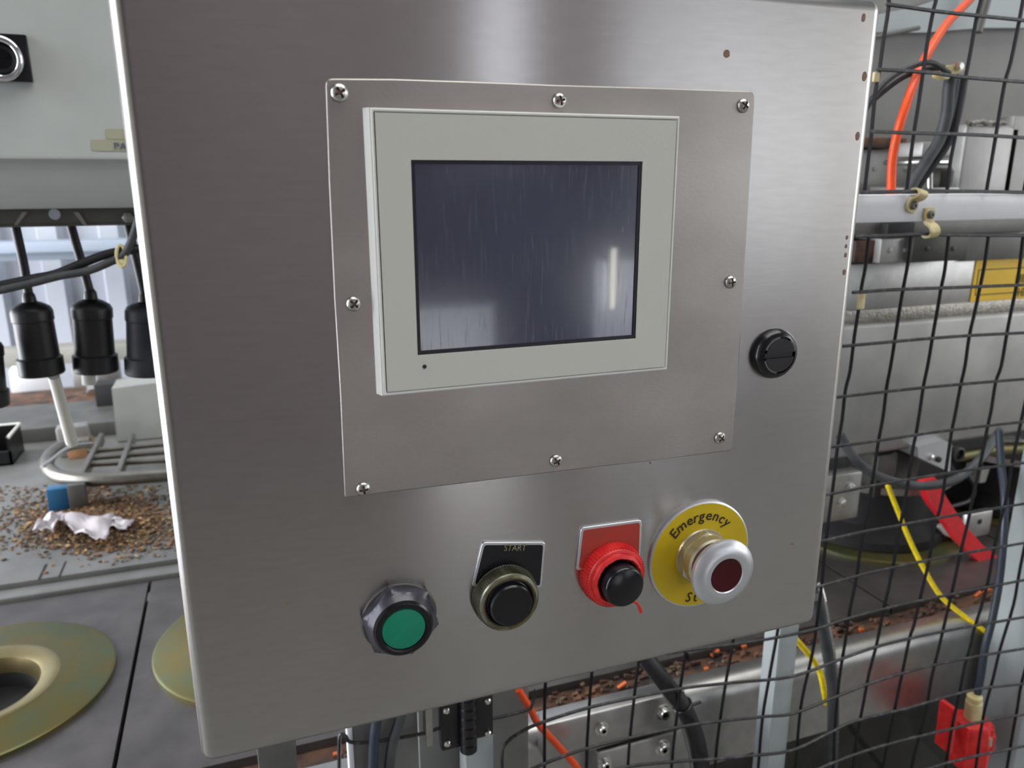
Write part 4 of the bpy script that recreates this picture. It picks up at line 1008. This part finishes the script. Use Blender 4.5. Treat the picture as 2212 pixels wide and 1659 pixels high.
# black tray
q = az(22, 1000, ZP)
tr = thing('black_tray', 'black tray of debris with a pale rim at the left edge', 'tray', V((q.x-.02, q.y, ZP)))
w_, d_, h_ = .050, .045, .055
bm = nb(); cx, cy = q.x-.042, q.y+.03
box(bm, cx-w_, cx+w_, cy-d_, cy+d_, ZP, ZP+.004); box(bm, cx-w_, cx-w_+.004, cy-d_, cy+d_, ZP, ZP+h_); box(bm, cx+w_-.004, cx+w_, cy-d_, cy+d_, ZP, ZP+h_)
box(bm, cx-w_, cx+w_, cy+d_-.004, cy+d_, ZP, ZP+h_); box(bm, cx-w_, cx+w_, cy-d_, cy-d_+.004, ZP, ZP+h_*.5)
part('tray_body', bm, 'black', tr)
bm = nb(); tube(bm, [V((cx-w_, cy+d_, ZP+h_)), V((cx+w_, cy+d_, ZP+h_)), V((cx+w_, cy-d_, ZP+h_))], .003, 8); part('tray_rim', bm, 'white_plastic', tr)
# bent tube frame
tf = thing('tube_frame', 'bent stainless tube frame with thin bars lying on the platform', 'frame', (-.2, 1.05, ZP))
ZF = ZP+.045
fr = [(430, 1020), (360, 1026), (250, 1034), (180, 1036), (130, 1030), (104, 1012), (104, 990), (128, 968), (165, 958), (195, 955)]
bm = nb(); tube(bm, smooth([az(x_, y_, ZF) for x_, y_ in fr], 6), .0115, 14); part('main_tube', bm, 'frame_steel', tf, 'thick bent tube')
bm = nb()
for y0, y1 in ((975, 952), (990, 970), (1003, 990)): bm = nb(); tube(bm, [az(190, y0, ZF), az(430, y1, ZF)], .0055, 10); part('thin_bar', bm, 'frame_steel', tf)
for x_ in (200, 272):
    a, b = az(x_, 948, ZF), az(x_, 1034, ZF); bm = nb(); obox(bm, (a+b)/2, (.004, (a-b).length/2, .010), Matrix.Rotation(0, 3, 'Z'), .001); part('cross_plate', bm, 'frame_steel', tf)
bm = nb(); a = az(92, 1004, ZF+.012); tube(bm, smooth([az(90, 1008, ZF+.01), az(110, 994, ZF+.012), az(150, 966, ZF+.014), az(200, 958, ZF+.012)], 5), .003, 8); part('bent_rod', bm, 'steel_bright', tf)
q = az(170, 1075, ZP+.02)
bm = nb(); box(bm, q.x-.012, q.x+.014, q.y-.014, q.y+.0, ZP, ZF+.002, .002); part('foot_plate', bm, 'mid_steel', tf, 'grey foot plate')
q2 = az(112, 1085, ZP+.02); zbox('blue_block', 'blue_plastic', 'blue plastic block left of the grey foot plate', 'block', q2.x-.006, q.x-.0125, q.y-.008, q.y+.014, ZP, ZP+.042)
q2 = az(165, 985, ZP); zbox('wood_block', 'wood', 'small tan block inside the bent tube', 'block', q2.x-.01, q2.x+.03, q2.y-.02, q2.y+.02, ZP, ZP+.035)
q2 = az(170, 920, ZP); zbox('rusty_fitting', 'steel_dull', 'worn upright fitting behind the bent tube', 'fitting', q2.x, q2.x+.055, 1.30, 1.33, ZP, ZP+.06, .004, .1)
# debris heap
bm = nb()
for k in range(8000):
    t = random.uniform(0, 2*PI); rr_ = abs(random.gauss(0, .55))
    c = az(215+rr_*math.cos(t)*150, 1130+rr_*math.sin(t)*62, ZP)
    if c.y < YS+.04: continue
    h = .010*math.exp(-rr_*rr_*1.5)
    s1 = random.uniform(.0007, .0034)
    obox(bm, c+V((0, 0, h*random.random()+.001)), (s1, s1*random.uniform(.3, .8), s1*.25),
         Matrix.Rotation(random.uniform(0, PI), 3, 'Z') @ Matrix.Rotation(random.uniform(-.6, .6), 3, 'X'), mi=random.choice((0, 0, 0, 1, 2, 2)))
for k in range(1500):
    c = az(random.uniform(-60, 420), random.uniform(1050, 1190), ZP); s1 = random.uniform(.0006, .003)
    obox(bm, c+V((0, 0, .001)), (s1, s1*.5, s1*.25), Matrix.Rotation(random.uniform(0, PI), 3, 'Z'), mi=random.choice((0, 2)))
o = tag(part('debris', bm, ['debris_a', 'debris_b', 'dirt']), 'brown flakes and dirt heaped on the grey platform', 'debris'); o['kind'] = 'stuff'
bm = nb(); cs = []
for k in range(28):
    t = 2*PI*k/28; cs.append(az(215+math.cos(t)*140*random.uniform(.7, 1.15), 1130+math.sin(t)*48*random.uniform(.7, 1.15), ZP+.0012))
prism(bm, [V((c.x, max(c.y, YS+.04), c.z)) for c in cs], (0, 0, -.001)); o = tag(part('dirt_patch', bm, 'dirt'), 'flat dirt patch under the brown flakes', 'dirt'); o['kind'] = 'stuff'
# crumpled paper
def crumple(name, lab, pts, h, m='paper', n=9):
    bm = nb(); P = [az(x_, y_, ZP) for x_, y_ in pts]   # 4 corners
    vs = []
    for i in range(n+1):
        row = []
        for j in range(n+1):
            u, v = i/n, j/n
            c = P[0]*(1-u)*(1-v)+P[1]*u*(1-v)+P[2]*u*v+P[3]*(1-u)*v
            hh = h*(.35+.65*abs(math.sin(u*5+v*3.1))*abs(math.cos(v*4-u*2)))+random.uniform(0, .1)*h
            row.append(bm.verts.new(c+V((random.uniform(-1, 1)*.002, random.uniform(-1, 1)*.003, .006+hh))))
        vs.append(row)
    for i in range(n):
        for j in range(n): bm.faces.new((vs[i][j], vs[i+1][j], vs[i+1][j+1], vs[i][j+1]))
    o = part(name, bm, m); s = o.modifiers.new('t', 'SOLIDIFY'); s.thickness = .0008
    return tag(o, lab, 'paper')
crumple('paper_towel', 'larger crumpled pale paper towel lying on the brown debris', [(125, 1130), (250, 1128), (232, 1188), (165, 1170)], .014)
crumple('paper_scrap', 'white crumpled scrap at the left of the paper towel', [(75, 1165), (110, 1128), (150, 1130), (118, 1172)], .018)
crumple('paper_scrap', 'small white scrap right of the paper towel', [(245, 1132), (292, 1138), (272, 1160), (238, 1150)], .008)
